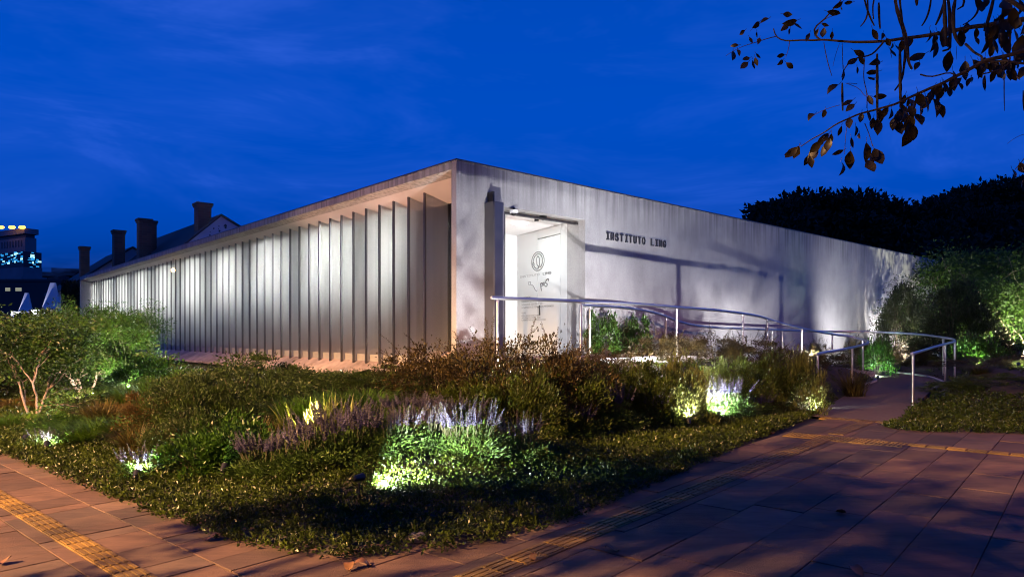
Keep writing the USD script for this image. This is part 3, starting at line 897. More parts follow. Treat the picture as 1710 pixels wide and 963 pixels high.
def sprigs(seed, c, d, n, length, L, W):
    """thin arching twigs with paired small leaves"""
    rng = np.random.default_rng(seed)
    cc, dd = [], []
    st = MB()
    order = np.argsort(-d[:, 2] + rng.normal(size=len(d)) * .25)[:n]
    for k in order:
        a = c[k]
        g = unit(d[k] * .6 + np.array([0, 0, .75]) + rng.normal(size=3) * .25)
        ln = length * rng.uniform(.6, 1.2)
        t = np.linspace(0, 1, 7)
        pts = a + g * (t * ln)[:, None] + np.outer(t ** 2, [d[k][0] * .12, d[k][1] * .12, -.06])
        st.tube(pts, np.linspace(.004, .0015, 7), 4, False)
        for s in np.linspace(.1, 1, 14):
            i = min(int(s * 6), 5)
            p = pts[i] * (1 - (s * 6 - i)) + pts[i + 1] * (s * 6 - i)
            for sg in (-1, 1):
                cc.append(p)
                dd.append(g * .5 + sg * unit(np.cross(g, rng.normal(size=3))) + [0, 0, .2])
    return leaf_quads(np.array(cc), np.array(dd), L, W, rng), st


def spikes(seed, n, r, h, fl, rng=None, lean=.25):
    """flower spikes: stems and whorls of small petals"""
    rng = np.random.default_rng(seed)
    st = MB()
    cs, ds, Ls = [], [], []
    for _ in range(n):
        a, q = rng.uniform(0, 2 * math.pi), r * math.sqrt(rng.random())
        b = np.array([math.cos(a) * q * .6, math.sin(a) * q * .6, h * .45])
        g = unit(np.array([math.cos(a) * lean * q / r, math.sin(a) * lean * q / r, 1]) + rng.normal(size=3) * .1)
        ln = h * rng.uniform(.42, .72)
        tip = b + g * ln
        st.tube([b, b + g * ln * .5, tip], [.004, .003, .002], 4, False)
        k = rng.integers(9, 15)
        for j, s in enumerate(np.linspace(.45, 1.0, k)):
            p = b + g * ln * s
            for _ in range(6):
                o = unit(np.cross(g, rng.normal(size=3)) + g * .35)
                cs.append(p + g * rng.normal() * .004)
                ds.append(o)
                Ls.append(fl * (1.15 - .75 * (s - .45) / .55))
    Ls = np.array(Ls)
    return leaf_quads(np.array(cs), np.array(ds), Ls, Ls * .75, rng), st


def blades(seed, n, r, h, W, lean=.6, base=.12):
    rng = np.random.default_rng(seed)
    a = rng.uniform(0, 2 * math.pi, n)
    q = base * np.sqrt(rng.random(n)) * r / .5
    ln = h * rng.uniform(.6, 1.15, n)
    out = np.stack([np.cos(a), np.sin(a), 0 * a], 1)
    le = lean * rng.uniform(.25, 1.1, n)
    side = np.stack([-np.sin(a), np.cos(a), 0 * a], 1)
    V_, F_ = [], []
    b0 = np.stack([np.cos(a + rng.normal(size=n)) * q, np.sin(a + rng.normal(size=n)) * q, 0 * a - .02], 1)
    rows = []
    for s in (0, .35, .7, 1.0):
        c = b0 + out * (le * s ** 1.7 * ln)[:, None]
        c[:, 2] += ln * (s - .32 * le * s ** 2.6)
        w = W * (1 - s ** 2 * .97)
        rows += [c - side * w / 2, c + side * w / 2]
    v = np.stack(rows, 1).reshape(-1, 3)
    b = np.arange(n)[:, None] * 8
    f = np.concatenate([b + t for t in ([0, 1, 3], [0, 3, 2], [2, 3, 5], [2, 5, 4], [4, 5, 7], [4, 7, 6])], 1).reshape(-1, 3)
    return v, f


def limbs(seed, h, stems, spread, r0, levels=3, gap=.3, wild=.55):
    """branching skeleton; returns (list of (points, radii)), tip positions"""
    rng = np.random.default_rng(seed)
    out, tips = [], []

    def grow(p, d, ln, r, lv):
        k = 6
        pts = [p]
        for i in range(k):
            d = unit(d + rng.normal(size=3) * .12 + np.array([0, 0, .06]))
            pts.append(pts[-1] + d * ln / k)
        pts = np.array(pts)
        out.append((pts, np.linspace(r, r * .6, k + 1), lv))
        if lv == 0:
            tips.append(pts[-1])
            tips.append(pts[-3])
            return
        for _ in range(rng.integers(2, 4)):
            nd = unit(d + rng.normal(size=3) * wild + np.array([0, 0, .1]))
            grow(pts[-1], nd, ln * rng.uniform(.6, .8), r * .58, lv - 1)
        if lv >= 2:
            grow(pts[3], unit(d + rng.normal(size=3) * .7), ln * .6, r * .45, lv - 2)
    for s in range(stems):
        a = 2 * math.pi * s / max(stems, 1) + rng.uniform(-.4, .4)
        d = unit(np.array([math.cos(a) * spread, math.sin(a) * spread, 1.0]))
        grow(np.array([math.cos(a) * .06, math.sin(a) * .06, -.08]), d, h * gap * rng.uniform(.85, 1.15), r0, levels)
    return out, np.array(tips)


def tree_proto(name, seed, h, stems, spread, r0, leaves, L, W, lm, bm, crown=.16, levels=3, gap=.34, squash=.75, floor=.05, wild=.55, rmax=99.0):
    p = proto(name)
    br, tips = limbs(seed, h, stems, spread, r0, levels, gap, wild)
    tm, lb = MB(), MB()
    for pts, rad, lv in br:
        (tm if lv >= levels - 1 else lb).tube(pts, rad, 7 if lv >= levels - 1 else 5, False)
    obj('trunk', tm, bm, p, smooth=60)
    obj('limbs', lb, bm, p, kind='stuff')
    rng = np.random.default_rng(seed + 1)
    w = rng.choice(len(tips), leaves)
    off = np.clip(rng.normal(size=(leaves, 3)), -1.45, 1.45) * [crown * h, crown * h, crown * h * squash] * rng.uniform(.3, 1.0, len(tips))[w][:, None]
    c = tips[w] + off
    c[:, 2] = np.where(c[:, 2] < floor * h, 2 * floor * h - c[:, 2], c[:, 2])
    q_ = np.maximum(np.hypot(c[:, 0], c[:, 1]) / rmax, 1.0)
    c[:, :2] /= q_[:, None]
    d = unit(off) + rng.normal(size=(leaves, 3)) * .6 + [0, 0, -.15]
    s = rng.uniform(.65, 1.3, leaves)
    obj('crown', leaf_quads(c, d, L * s, W * s, rng), lm, p, kind='stuff')
    return '/proto_' + name


PR = {}


def shrub_proto(key, seed, r, h, n, L, W, lm, sm=None, tw=0, twl=.3, tl=.022, **kw):
    p = proto(key)
    fo, st, c, d = bush(seed, r, h, n, L, W, **kw)
    obj('foliage', fo, M[lm], p, kind='stuff')
    if tw:
        lv, ts = sprigs(seed + 5, c, d, tw, twl, tl, tl * .5)
        obj('sprig_leaves', lv, M[lm], p, kind='stuff')
        st.v += [v for v in ts.v]
        st.f += [f + st.n for f in ts.f]
        st.n += ts.n
    obj('stems', st, M[sm or 'stem_brown'], p, kind='stuff')
    PR[key] = ('/proto_' + key, r, h)


shrub_proto('abelia', 21, .85, .95, 5200, .042, .024, 'abelia', tw=26, twl=.42, K=50, spread=.13, tl=.026)
shrub_proto('abelia_b', 22, .8, .9, 5000, .042, .024, 'abelia', tw=30, twl=.38, K=50, spread=.13, tl=.026)
shrub_proto('mound', 31, 1.0, .8, 7600, .048, .021, 'mound', spread=.105, K=60, lump=.3, shell=.72)
shrub_proto('mound_b', 32, 1.0, .85, 7600, .050, .022, 'mound', spread=.10, K=64, lump=.35, shell=.72)
shrub_proto('mound_tip', 33, .8, .7, 5200, .044, .02, 'mound_tip', spread=.12, K=50, lump=.3, shell=.7)
shrub_proto('upright', 41, .6, .8, 5600, .05, .019, 'upright', up=.75, K=58, spread=.12, lump=.3, shell=.66, tw=16, twl=.16, tl=.024)
shrub_proto('upright_b', 42, .65, .75, 5800, .048, .018, 'upright', up=.7, K=60, spread=.115, lump=.32, shell=.66, tw=18, twl=.18, tl=.024)
shrub_proto('pale', 43, .55, .8, 2700, .08, .024, 'pale_shrub', up=1.3, K=44, spread=.13)
shrub_proto('fresh', 44, .45, .5, 2000, .06, .032, 'green', up=.4, K=32, spread=.14)
shrub_proto('glossy', 45, .7, .95, 3600, .07, .04, 'green', up=.3, K=44, spread=.13)
shrub_proto('dark', 46, 1.2, 1.9, 10000, .085, .048, 'dark_leaf', K=100, spread=.1, lump=.25, shell=.7)
shrub_proto('brown', 47, .9, .8, 4800, .05, .023, 'abelia', K=50, tw=26, twl=.5, tl=.03, spread=.13)


def salvia_proto(key, seed, r, h, nl, ns, fl=.021):
    p = proto(key)
    fo, st, c, d = bush(seed, r, h * .62, nl, .062, .022, K=44, up=.5, spread=.16)
    obj('foliage', fo, M['salvia_leaf'], p, kind='stuff')
    sp, s2 = spikes(seed + 3, ns, r * 1.05, h, fl)
    obj('stems', st, M['stem'], p, kind='stuff')
    obj('flower_stalks', s2, M['stem'], p, kind='stuff')
    obj('flower_spikes', sp, M['flower'], p, kind='stuff')
    PR[key] = ('/proto_' + key, r, h)


salvia_proto('salvia', 51, .5, .72, 2600, 60, .026)
salvia_proto('salvia_b', 52, .48, .7, 2400, 44, .024)
salvia_proto('salvia_small', 53, .3, .5, 1400, 24, .019)


def grass_proto(key, seed, n, r, h, W, m, lean=.6, base=.12, plume=0):
    p = proto(key)
    obj('blades', blades(seed, n, r, h, W, lean, base), M[m], p, kind='stuff')
    if plume:
        sp, s2 = spikes(seed + 3, plume, r * .5, h * 1.05, .02, lean=.5)
        obj('stalks', s2, M['dry_grass'], p, kind='stuff')
        obj('plumes', sp, M['dry_grass'], p, kind='stuff')
    PR[key] = ('/proto_' + key, r, h)


grass_proto('grass', 61, 620, .5, .62, .011, 'grass', .75, .16)
grass_proto('grass_b', 62, 620, .5, .58, .011, 'grass', .95, .18)
grass_proto('straw', 63, 420, .5, .62, .009, 'dry_grass', .9, .12, plume=0)
grass_proto('kniphofia', 64, 70, .45, .6, .034, 'pale_shrub', .35, .2)
PR['tree_a'] = (tree_proto('small_tree', 71, 2.6, 3, .30,   .026, 12000, .075, .034, M['tree_leaf'], M['bark'], .13), 1.1, 2.6)
PR['tree_b'] = (tree_proto('lit_tree', 72, 3.2, 4, .42, .038, 14000, .08, .036, M['tree_leaf'], M['bark'], .13), 1.4, 3.2)
PR['bamboo'] = (tree_proto('feathery_shrub', 73, 2.3, 9, .4, .014, 13000, .085, .02, M['green'], M['stem'], .10, 2, .42), 1.1, 2.3)
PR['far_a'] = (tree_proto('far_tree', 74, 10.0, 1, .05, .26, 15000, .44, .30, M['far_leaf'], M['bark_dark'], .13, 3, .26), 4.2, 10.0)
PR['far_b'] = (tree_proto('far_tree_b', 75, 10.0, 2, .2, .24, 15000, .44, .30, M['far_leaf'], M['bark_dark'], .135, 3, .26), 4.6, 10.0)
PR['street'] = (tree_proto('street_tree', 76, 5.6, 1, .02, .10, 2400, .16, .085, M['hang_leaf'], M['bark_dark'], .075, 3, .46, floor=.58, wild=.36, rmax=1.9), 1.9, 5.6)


for key_, (path_, _, _) in list(PR.items()):
    v_ = np.vstack(MEAS[path_])
    PR[key_] = (path_, float(np.percentile(np.hypot(v_[:, 0], v_[:, 1]), 93)), float(np.percentile(v_[:, 2], 98.5)))

# ------------------------------------------------------------------ plants: places. (key, name, px, depth, width, height, turn, label)
def plant(key, name, px, d, w, top, rz, label, cat, group=None, z=None):
    x, y = at(px, d)
    path, r0, h0 = PR[key]
    gz_ = tz(x, y) if z is None else z
    gz_ = max(gz_, -.02)
    h = max(EYE + (HY - top) / F * d - gz_, .22)
    s = w / (2 * r0)
    return thing(name, label, cat, (x, y, gz_ - .02), rz, group, (s, s, h / h0), path)


SH = 'shrubs in the planting bed'
PL = [
    # front: purple sage clumps
    ('salvia', 'sage_clump', 785, 7.15, .82, .74, 10, 'pale violet sage clump brightly lit at its base behind the black spike lamp', 'flower clump'),
    ('salvia_b', 'sage_clump', 872, 7.35, .66, .66, 80, 'violet sage with leaning spikes, at the right end of the lit clump', 'flower clump'),
    ('salvia', 'sage_clump', 706, 7.3, .72, .72, 130, 'half lit sage clump just left of the bright one', 'flower clump'),
    ('salvia_b', 'sage_clump', 650, 7.0, 1.0, .78, 200, 'dark sage clump above the black spike lamp', 'flower clump'),
    ('salvia', 'sage_clump', 582, 6.85, 1.0, .82, 260, 'dark sage clump below the yellow-lit spikes', 'flower clump'),
    ('salvia_b', 'sage_clump', 515, 6.75, .95, .76, 300, 'dark leafy sage clump right of the leftmost sage mass edge', 'flower clump'),
    ('salvia', 'sage_clump', 452, 6.75, .8, .62, 20, 'low dark sage clump at the left end of the front sage mass', 'flower clump'),
    ('salvia_b', 'sage_clump', 760, 8.1, 1.0, .78, 50, 'dim violet sage rising behind the bright sage clump', 'flower clump'),
    ('salvia', 'sage_clump', 680, 8.0, .95, .76, 150, 'dim grey-violet sage below the bronze shrub left end', 'flower clump'),
    ('salvia_b', 'sage_clump', 955, 8.8, .8, .62, 20, 'small dim sage clump right of the bright sage by the pavement bed', 'flower clump'),
    ('salvia', 'sage_clump', 1015, 9.5, .85, .7, 220, 'violet sage clump below the yellow-green shrubs in mid bed', 'flower clump'),
    ('salvia_b', 'sage_clump', 1085, 10.2, .8, .62, 120, 'violet sage clump below the pale lit shrub', 'flower clump'),
    ('salvia', 'sage_clump', 1205, 11.6, 1.05, .72, 30, 'bright violet sage glowing over a hidden spot lamp in mid bed', 'flower clump'),
    ('salvia_b', 'sage_clump', 1262, 12.1, .8, .55, 190, 'dim violet sage just right of the glowing sage', 'flower clump'),
    ('salvia_small', 'sage_clump', 238, 6.9, .55, .52, 0, 'little sage clump lit white-green by the left pavement spot', 'flower clump'),
    ('salvia_small', 'sage_clump', 84, 8.7, .55, .48, 90, 'little pale sage clump lit white, far left by the pavement', 'flower clump'),
    # bronze shrubs at the corner
    ('abelia', 'bronze_shrub', 742, 9.4, 1.75, 1.08, 0, 'bronze leaved shrub before the last fins, left of the corner', 'shrub'),
    ('abelia_b', 'bronze_shrub', 830, 9.2, 1.7, 1.20, 100, 'tall bronze shrub below the dark door column', 'shrub'),
    ('abelia', 'bronze_shrub', 915, 9.5, 1.7, 1.02, 220, 'bronze shrub with twigs against the white entrance panels', 'shrub'),
    ('abelia_b', 'bronze_shrub', 690, 9.8, 1.3, .85, 310, 'small bronze shrub at the left foot of the corner group', 'shrub'),
    # upright yellow green
    ('upright', 'upright_shrub', 790, 8.7, 1.2, .72, 10, 'dim upright-leaved shrub directly behind the brightly lit sage', 'shrub'),
    ('upright_b', 'upright_shrub', 868, 8.6, 1.3, .80, 60, 'upright yellow-green shrub in front of the tall bronze shrub', 'shrub'),
    ('upright', 'upright_shrub', 945, 9.2, 1.3, .82, 120, 'upright yellow-green shrub below the concrete jamb', 'shrub'),
    ('upright_b', 'upright_shrub', 1010, 10.3, 1.3, .88, 200, 'upright yellow-green shrub below the first visible rail post', 'shrub'),
    ('upright', 'upright_shrub', 1072, 10.4, 1.3, .92, 250, 'bright yellow-green upright shrub left of the pale lit one', 'shrub'),
    ('pale', 'pale_shrub', 1128, 10.6, 1.0, .98, 0, 'shrub lit and coloured pale at the foot of the tall rail post', 'shrub'),
    ('upright_b', 'upright_shrub', 1222, 12.6, 1.5, .98, 330, 'yellow-green upright shrub behind the glowing sage', 'shrub'),
    ('upright', 'upright_shrub', 1290, 13.0, 1.5, .95, 45, 'yellow-green upright shrub left of the pale lit one at the ramp', 'shrub'),
    ('pale', 'pale_shrub', 1340, 12.6, .9, .72, 130, 'shrub lit and coloured pale beside the lower end of the inner handrail', 'shrub'),
    ('abelia', 'bronze_shrub', 962, 11.2, 1.1, .5, 40, 'low bronze shrub in front of the landing below the jamb', 'shrub'),
    ('abelia_b', 'bronze_shrub', 1035, 11.9, 1.1, .5, 160, 'low bronze shrub in front of the landing under the glossy shrubs', 'shrub'),
    # along the wall and the slope of the ramp
    ('glossy', 'glossy_shrub', 1008, 14.72, .75, .95, 0, 'glossy green shrub right of the entrance jamb', 'shrub'),
    ('glossy', 'glossy_shrub', 1062, 15.35, .75, .85, 140, 'glossy green shrub under the second entrance rail', 'shrub'),
    ('brown', 'brown_shrub', 1120, 13.6, 1.5, .72, 0, 'brown twiggy shrub between the tall rail posts', 'shrub'),
    ('brown', 'brown_shrub', 1190, 14.6, 1.6, .78, 70, 'brown twiggy shrub left of the third tall rail post', 'shrub'),
    ('brown', 'brown_shrub', 1255, 15.4, 1.6, .78, 140, 'brown twiggy shrub below the dip of the inner rail', 'shrub'),
    ('brown', 'brown_shrub', 1320, 16.3, 1.5, .62, 210, 'low brown shrub inside the ramp hairpin', 'shrub'),
    ('brown', 'brown_shrub', 1375, 16.6, 1.3, .5, 280, 'small brown shrub inside the hairpin nearest the bend', 'shrub'),
    ('straw', 'straw_grass', 1425, 15.15, 1.3, .72, 0, 'straw-coloured grass fountain inside the inner rail bend', 'grass clump'),
    ('straw', 'straw_grass', 1175, 11.6, .9, .62, 50, 'thin dim grass clump behind the glowing sage left side', 'grass clump'),
    ('straw', 'straw_grass', 1370, 13.7, .6, .4, 90, 'little straw grass tuft behind the lower rail post', 'grass clump'),
    # the big olive mound on the left
    ('mound', 'mound_shrub', 432, 10.4, 2.5, 1.0, 0, 'broad olive mound shrub topmost under the sill', 'shrub'),
    ('mound_b', 'mound_shrub', 500, 9.9, 2.0, .84, 60, 'olive mound shrub at the right shoulder of the hill of shrubs', 'shrub'),
    ('mound', 'mound_shrub', 355, 9.8, 1.9, .92, 120, 'olive mound shrub at the left shoulder of the hill of shrubs', 'shrub'),
    ('mound_b', 'mound_shrub', 455, 8.9, 1.7, .74, 180, 'olive mound shrub below the topmost mound', 'shrub'),
    ('mound', 'mound_shrub', 385, 8.9, 1.6, .76, 240, 'olive mound shrub at the centre of the hill of shrubs', 'shrub'),
    ('mound_b', 'mound_shrub', 315, 8.7, 1.6, .86, 300, 'olive mound shrub at the left foot of the hill', 'shrub'),
    ('mound', 'mound_shrub', 330, 7.8, 1.2, .62, 30, 'low olive shrub behind the little lit sage', 'shrub'),
    ('mound_tip', 'orange_shrub', 275, 8.9, 1.2, .80, 0, 'orange-tipped shrub at the left edge of the hill of shrubs', 'shrub'),
    ('mound_tip', 'orange_shrub', 318, 9.8, 1.1, .88, 90, 'orange-tipped shrub high on the left edge of the hill', 'shrub'),
    ('mound_tip', 'orange_shrub', 180, 10.6, .9, .6, 180, 'small orange bush below the feathery shrub', 'shrub'),
    ('mound_b', 'mound_shrub', 578, 9.9, 1.8, .78, 90, 'olive mound shrub under the sill left of the bronze group', 'shrub'),
    ('mound', 'mound_shrub', 640, 9.7, 1.6, .76, 150, 'olive mound shrub touching the bronze group', 'shrub'),
    ('fresh', 'fresh_shrub', 372, 7.9, .95, .62, 0, 'fresh green bush at the foot of the hill of shrubs', 'shrub'),
    ('fresh', 'fresh_shrub', 408, 7.1, .95, .5, 80, 'dim leafy bush above the small tilted spot', 'shrub'),
    ('fresh', 'fresh_shrub', 345, 7.0, .9, .42, 160, 'low dim bush right of the little lit sage', 'shrub'),
    ('fresh', 'fresh_shrub', 300, 10.9, 1.3, .62, 240, 'bright green bush left behind the hill of shrubs', 'shrub'),
    ('fresh', 'fresh_shrub', 95, 9.9, .7, .42, 300, 'fresh green bush at the foot of the left tree', 'shrub'),
    ('grass', 'green_grass', 505, 8.3, 1.1, .66, 0, 'green grass sweep left of centre above the front sage', 'grass clump'),
    ('grass_b', 'green_grass', 555, 8.4, 1.2, .68, 70, 'green grass sweep in the middle above the front sage', 'grass clump'),
    ('grass', 'green_grass', 610, 8.5, 1.2, .68, 140, 'green grass sweep right, running under the bronze group', 'grass clump'),
    ('kniphofia', 'yellow_grass', 520, 7.5, .8, .70, 0, 'yellow-lit upright spikes rising from the front sage', 'grass clump'),
    ('kniphofia', 'yellow_grass', 560, 7.6, .8, .72, 90, 'second tuft of yellow-lit spikes right of the tallest spikes', 'grass clump'),
    ('straw', 'straw_grass', 432, 7.7, .75, .5, 0, 'golden straw tuft in front of the hill of shrubs', 'grass clump'),
    ('straw', 'straw_grass', 228, 8.0, .9, .56, 60, 'golden straw tuft left of the hill near the pavement', 'grass clump'),
    ('straw', 'straw_grass', 170, 10.0, 1.1, .62, 120, 'arching straw grass below the feathery shrub', 'grass clump'),
    ('grass_b', 'green_grass', 200, 9.2, 1.3, .55, 0, 'green grass mass right of the far left lit sage', 'grass clump'),
    ('grass', 'green_grass', 150, 8.9, 1.3, .46, 70, 'green grass mass behind the far left lit sage', 'grass clump'),
    ('grass_b', 'green_grass', 115, 9.6, 1.2, .45, 140, 'low green grass right below the left tree trunk', 'grass clump'),
    ('grass', 'green_grass', 265, 10.8, 1.4, .78, 210, 'tall green grass between the hill and the feathery shrub', 'grass clump'),
    ('grass_b', 'green_grass', 225, 11.6, 1.4, .76, 280, 'tall green grass in front of the feathery shrub', 'grass clump'),
    ('grass', 'green_grass', 30, 10.4, 1.2, .4, 20, 'low green grass left of the left tree trunk', 'grass clump'),
    ('glossy', 'glossy_shrub', 292, 12.6, 1.4, .9, 0, 'glossy green shrub below the left end of the visible sill', 'shrub'),
    ('glossy', 'glossy_shrub', 245, 13.4, 1.3, .85, 90, 'glossy green shrub hiding the sill end beside the feathery shrub', 'shrub'),
    ('mound_tip', 'orange_shrub', 35, 12.5, 1.0, .55, 20, 'amber-lit low bush at the far left edge', 'shrub'),
    # left trees
    ('tree_a', 'small_tree', 60, 11.3, 2.1, 2.75, 200, 'small tree with pinkish lit stems near the left edge', 'tree'),
    ('tree_b', 'small_tree', 140, 14.2, 2.2, 2.5, 40, 'small tree lit from below behind the left tree', 'tree'),
    ('bamboo', 'feathery_shrub', 212, 14.4, 2.0, 2.25, 0, 'feathery bright green shrub against the distant fins', 'shrub'),
    ('bamboo', 'feathery_shrub', 160, 15.6, 1.9, 2.2, 120, 'feathery green shrub in front of the facade end', 'shrub'),
    ('dark', 'dark_shrub', 10, 14.5, 3.0, 2.6, 0, 'dark tall shrub at the left picture edge', 'shrub'),
    ('dark', 'dark_shrub', 55, 19.0, 3.5, 2.4, 120, 'dark shrub below the small white spire', 'shrub'),
    ('dark', 'dark_shrub', -60, 15.0, 3.5, 2.2, 240, 'dark shrub partly cut by the left picture edge', 'shrub'),
    # right side
    ('dark', 'dark_shrub', 1602, 21.6, 2.7, 2.45, 0, 'big dark rounded shrub behind the outer rail bend', 'shrub'),
    ('tree_b', 'small_tree', 1535, 24.0, 2.4, 2.9, 0, 'multi-stemmed tree lit from below at the end of the wall', 'tree'),
    ('tree_b', 'small_tree', 1700, 22.5, 3.4, 3.9, 90, 'pale-stemmed tree lit yellow-green near the right edge', 'tree'),
    ('tree_a', 'small_tree', 1640, 27.0, 4.0, 4.1, 180, 'leafy tree crown rising behind the dark rounded shrub', 'tree'),
    ('dark', 'dark_shrub', 1500, 23.6, 1.6, 1.75, 60, 'dark leafy shrub covering the end of the entrance wall', 'shrub'),
    ('fresh', 'fresh_shrub', 1466, 19.3, 1.0, .85, 0, 'round bush lit vivid green at the head of the ramp', 'shrub'),
    ('fresh', 'fresh_shrub', 1630, 19.6, 1.3, .7, 100, 'green-lit leafy bush below the dark rounded shrub', 'shrub'),
    ('fresh', 'fresh_shrub', 1665, 19.2, 1.1, .62, 30, 'green-lit leafy bush right of the outer rail bend', 'shrub'),
    ('brown', 'brown_shrub', 1640, 15.2, 2.0, .78, 30, 'brown spreading shrub right of the outer rail posts', 'shrub'),
    ('brown', 'brown_shrub', 1720, 15.8, 2.0, .72, 100, 'brown spreading shrub cut by the right picture edge', 'shrub'),
    ('brown', 'brown_shrub', 1680, 18.4, 2.2, .8, 10, 'brown shrub below the pale-stemmed tree', 'shrub'),
    ('upright', 'upright_shrub', 1600, 13.4, 1.3, .55, 10, 'low green shrub right beside the end post of the outer rail', 'shrub'),
    ('upright_b', 'upright_shrub', 1668, 13.1, 1.5, .5, 80, 'low green shrub right of the outer rail end', 'shrub'),
    ('straw', 'straw_grass', 1636, 14.1, 1.0, .6, 0, 'straw grass fountain right of the outer rail posts', 'grass clump'),
    ('pale', 'pale_shrub', 1706, 15.0, .6, .62, 10, 'small bush lit pale at the right picture edge', 'shrub'),
    ('brown', 'brown_shrub', 1505, 22.0, 2.0, .85, 50, 'brown shrub below the multi-stemmed tree', 'shrub'),
    ('brown', 'brown_shrub', 1565, 21.0, 1.8, .7, 120, 'brown shrub behind the far posts of the outer rail', 'shrub'),
]
TOPS = [668, 690, 672, 672, 668, 690, 715, 655, 655, 672, 640, 650, 627, 655, 740, 712, 572, 552, 560, 590, 625, 618, 612, 606, 602, 598, 596, 592, 592, 580, 582, 522, 530, 552, 553, 555, 575, 578, 605, 610, 625, 592, 615, 622, 640, 620, 630, 682, 655, 632, 672, 618, 608, 688, 706, 722, 640, 688, 655, 648, 645, 658, 650, 690, 700, 660, 690, 700, 690, 625, 630, 695, 612, 590, 675, 528, 540, 515, 512, 545, 522, 530, 478, 478, 430, 420, 482, 568, 562, 578, 595, 592, 590, 640, 650, 636, 610, 575, 582]        # row of the photograph that each plant's top reaches
assert len(TOPS) == len(PL)
for k, (key, nm, px, d, w, h, rz, label, cat) in enumerate(PL):
    plant(key, nm, px, d, w, TOPS[k], rz, label, cat)
# twiggy plants along the foot of the wall beyond the rail
for k, (u, w, h, lab) in enumerate([(4.6, .55, .95, 'thin twiggy plant at the wall foot under the lettering'), (6.3, .6, .85, 'thin twiggy plant at the wall foot right of the lettering'),
                                    (9.0, .6, .8, 'thin twiggy plant at the wall foot by the big shadow edge'), (11.6, .6, .8, 'thin twiggy plant at the foot of the bright wall'),
                                    (14.2, .7, .9, 'thin twiggy plant at the wall foot near the far bend'), (17.0, .8, 1.0, 'thin twiggy plant at the far wall foot')]):
    p = P(u, -.26)
    path, r0, h0 = PR['brown']
    thing('twiggy_shrub', lab, 'shrub', (p[0], p[1], tz(p[0], p[1]) - .03), 40 * k, None, (w / 2 / r0, w / 2 / r0, h / h0), path)

# ground cover: one carpet of small leaves along the pavement and between the shrubs
rng = np.random.default_rng(5)
cand = []
for x0, x1, y0, y1, dens in ((-9, 5.5, 4.4, 12.5, 300), (-16, -7, 8, 18, 90), (3.5, 13, 9.5, 16.5, 170), (-8, 9, 7, 15, 45), (-20, 16, 10, 24, 12)):
    n = int((x1 - x0) * (y1 - y0) * dens)
    cand.append(np.stack([rng.uniform(x0, x1, n), rng.uniform(y0, y1, n), np.full(n, dens)], 1))
cand = np.vstack(cand)
ins = shapely.contains_xy(BED.buffer(.10), cand[:, 0], cand[:, 1])
cand = cand[ins]
dd_ = seg_dist(cand[:, 0], cand[:, 1], EDGE)
lim = np.where(cand[:, 2] > 100, 2.3, 99.0)
okk = (dd_ < lim) & (rng.random(len(cand)) < np.where(dd_ < 1.5, 1, .7)) & (np.abs(cand[:, 0]) < .82 * cand[:, 1] + .5)
pd = np.min(np.hypot(cand[:, 0, None] - PATHD[None, ::2, 0], cand[:, 1, None] - PATHD[None, ::2, 1]), 1)
okk &= pd > HW - .02
uu_, vv_ = to_uv(cand[:, 0], cand[:, 1])
okk &= ~((uu_ > -.1) & (vv_ > -.1))
cand = cand[okk]
LPC = 13
nC = len(cand)
z0 = np.maximum(terrain(cand[:, 0], cand[:, 1]), .0)
base = np.repeat(np.stack([cand[:, 0], cand[:, 1], z0], 1), LPC, 0)
far = np.repeat(np.clip(cand[:, 1] / 9, .8, 1.8), LPC)
o = unit(rng.normal(size=(nC * LPC, 3)) * [1, 1, .7])
o[:, 2] = np.abs(o[:, 2])
pp = base + o * rng.uniform(.01, .085, nC * LPC)[:, None] * [1, 1, 1.0]
hgt = np.repeat(.5 + meshkit.noise(np.stack([cand[:, 0] * 1.3, cand[:, 1] * 1.3, 0 * z0], 1), 9), LPC)
pp[:, 2] = base[:, 2] + (pp[:, 2] - base[:, 2]) * hgt + .01
dv = o * .7 + rng.normal(size=(nC * LPC, 3)) * .5 + [0, 0, .25]
s = rng.uniform(.6, 1.25, nC * LPC) * far ** .6
v, f = leaf_quads(pp, dv, .040 * s, .024 * s, rng)
obj('ground_cover', (v, f), M['cover'], label='low carpet of small green leaves edging the pavement', cat='ground cover', kind='stuff')
print('ground cover leaves', nC * LPC)


# ------------------------------------------------------------------ garden lamps
def garden_lamp(label, pos, target, power, color=(.90, 1.0, .93), cone=38.0, spike=True, lens='lens', size=.75, soft=.8):
    pos, target = np.asarray(pos, float), np.asarray(target, float)
    g = max(tz(pos[0], pos[1]), 0)
    t = thing('garden_spot', label, 'spot lamp', (pos[0], pos[1], g))
    hd = np.array([0, 0, pos[2] - g])
    a = unit(target - pos)
    obj('spike', MB().tube([(0, 0, -.05), (0, 0, max(hd[2] - .045, .0))], .011 * size, 8), M['black'], t)
    head = obj('head', MB().tube([hd - a * .075 * size, hd - a * .06 * size, hd + a * .045 * size, hd + a * .05 * size], np.array([.022, .034, .045, .047]) * size, 16, True), M['black'], t, smooth=40)
    obj('lens', MB().tube([hd + a * .051 * size, hd + a * .053 * size], .036 * size, 16), M[lens], head)
    obj('yoke', MB().tube([hd + [0, 0, -.05 * size], hd - a * .03 * size], .009 * size, 8), M['black'], head)
    lpos = hd + a * (.075 * size)
    sphere_light(f'{t.GetPath()}/beam', lpos, .025, power * LAMP['garden'], color, lpos + a, cone, soft)
    return t


def gp(px, d, dz):
    x, y = at(px, d)
    return np.array([x, y, max(tz(x, y), 0) + dz])


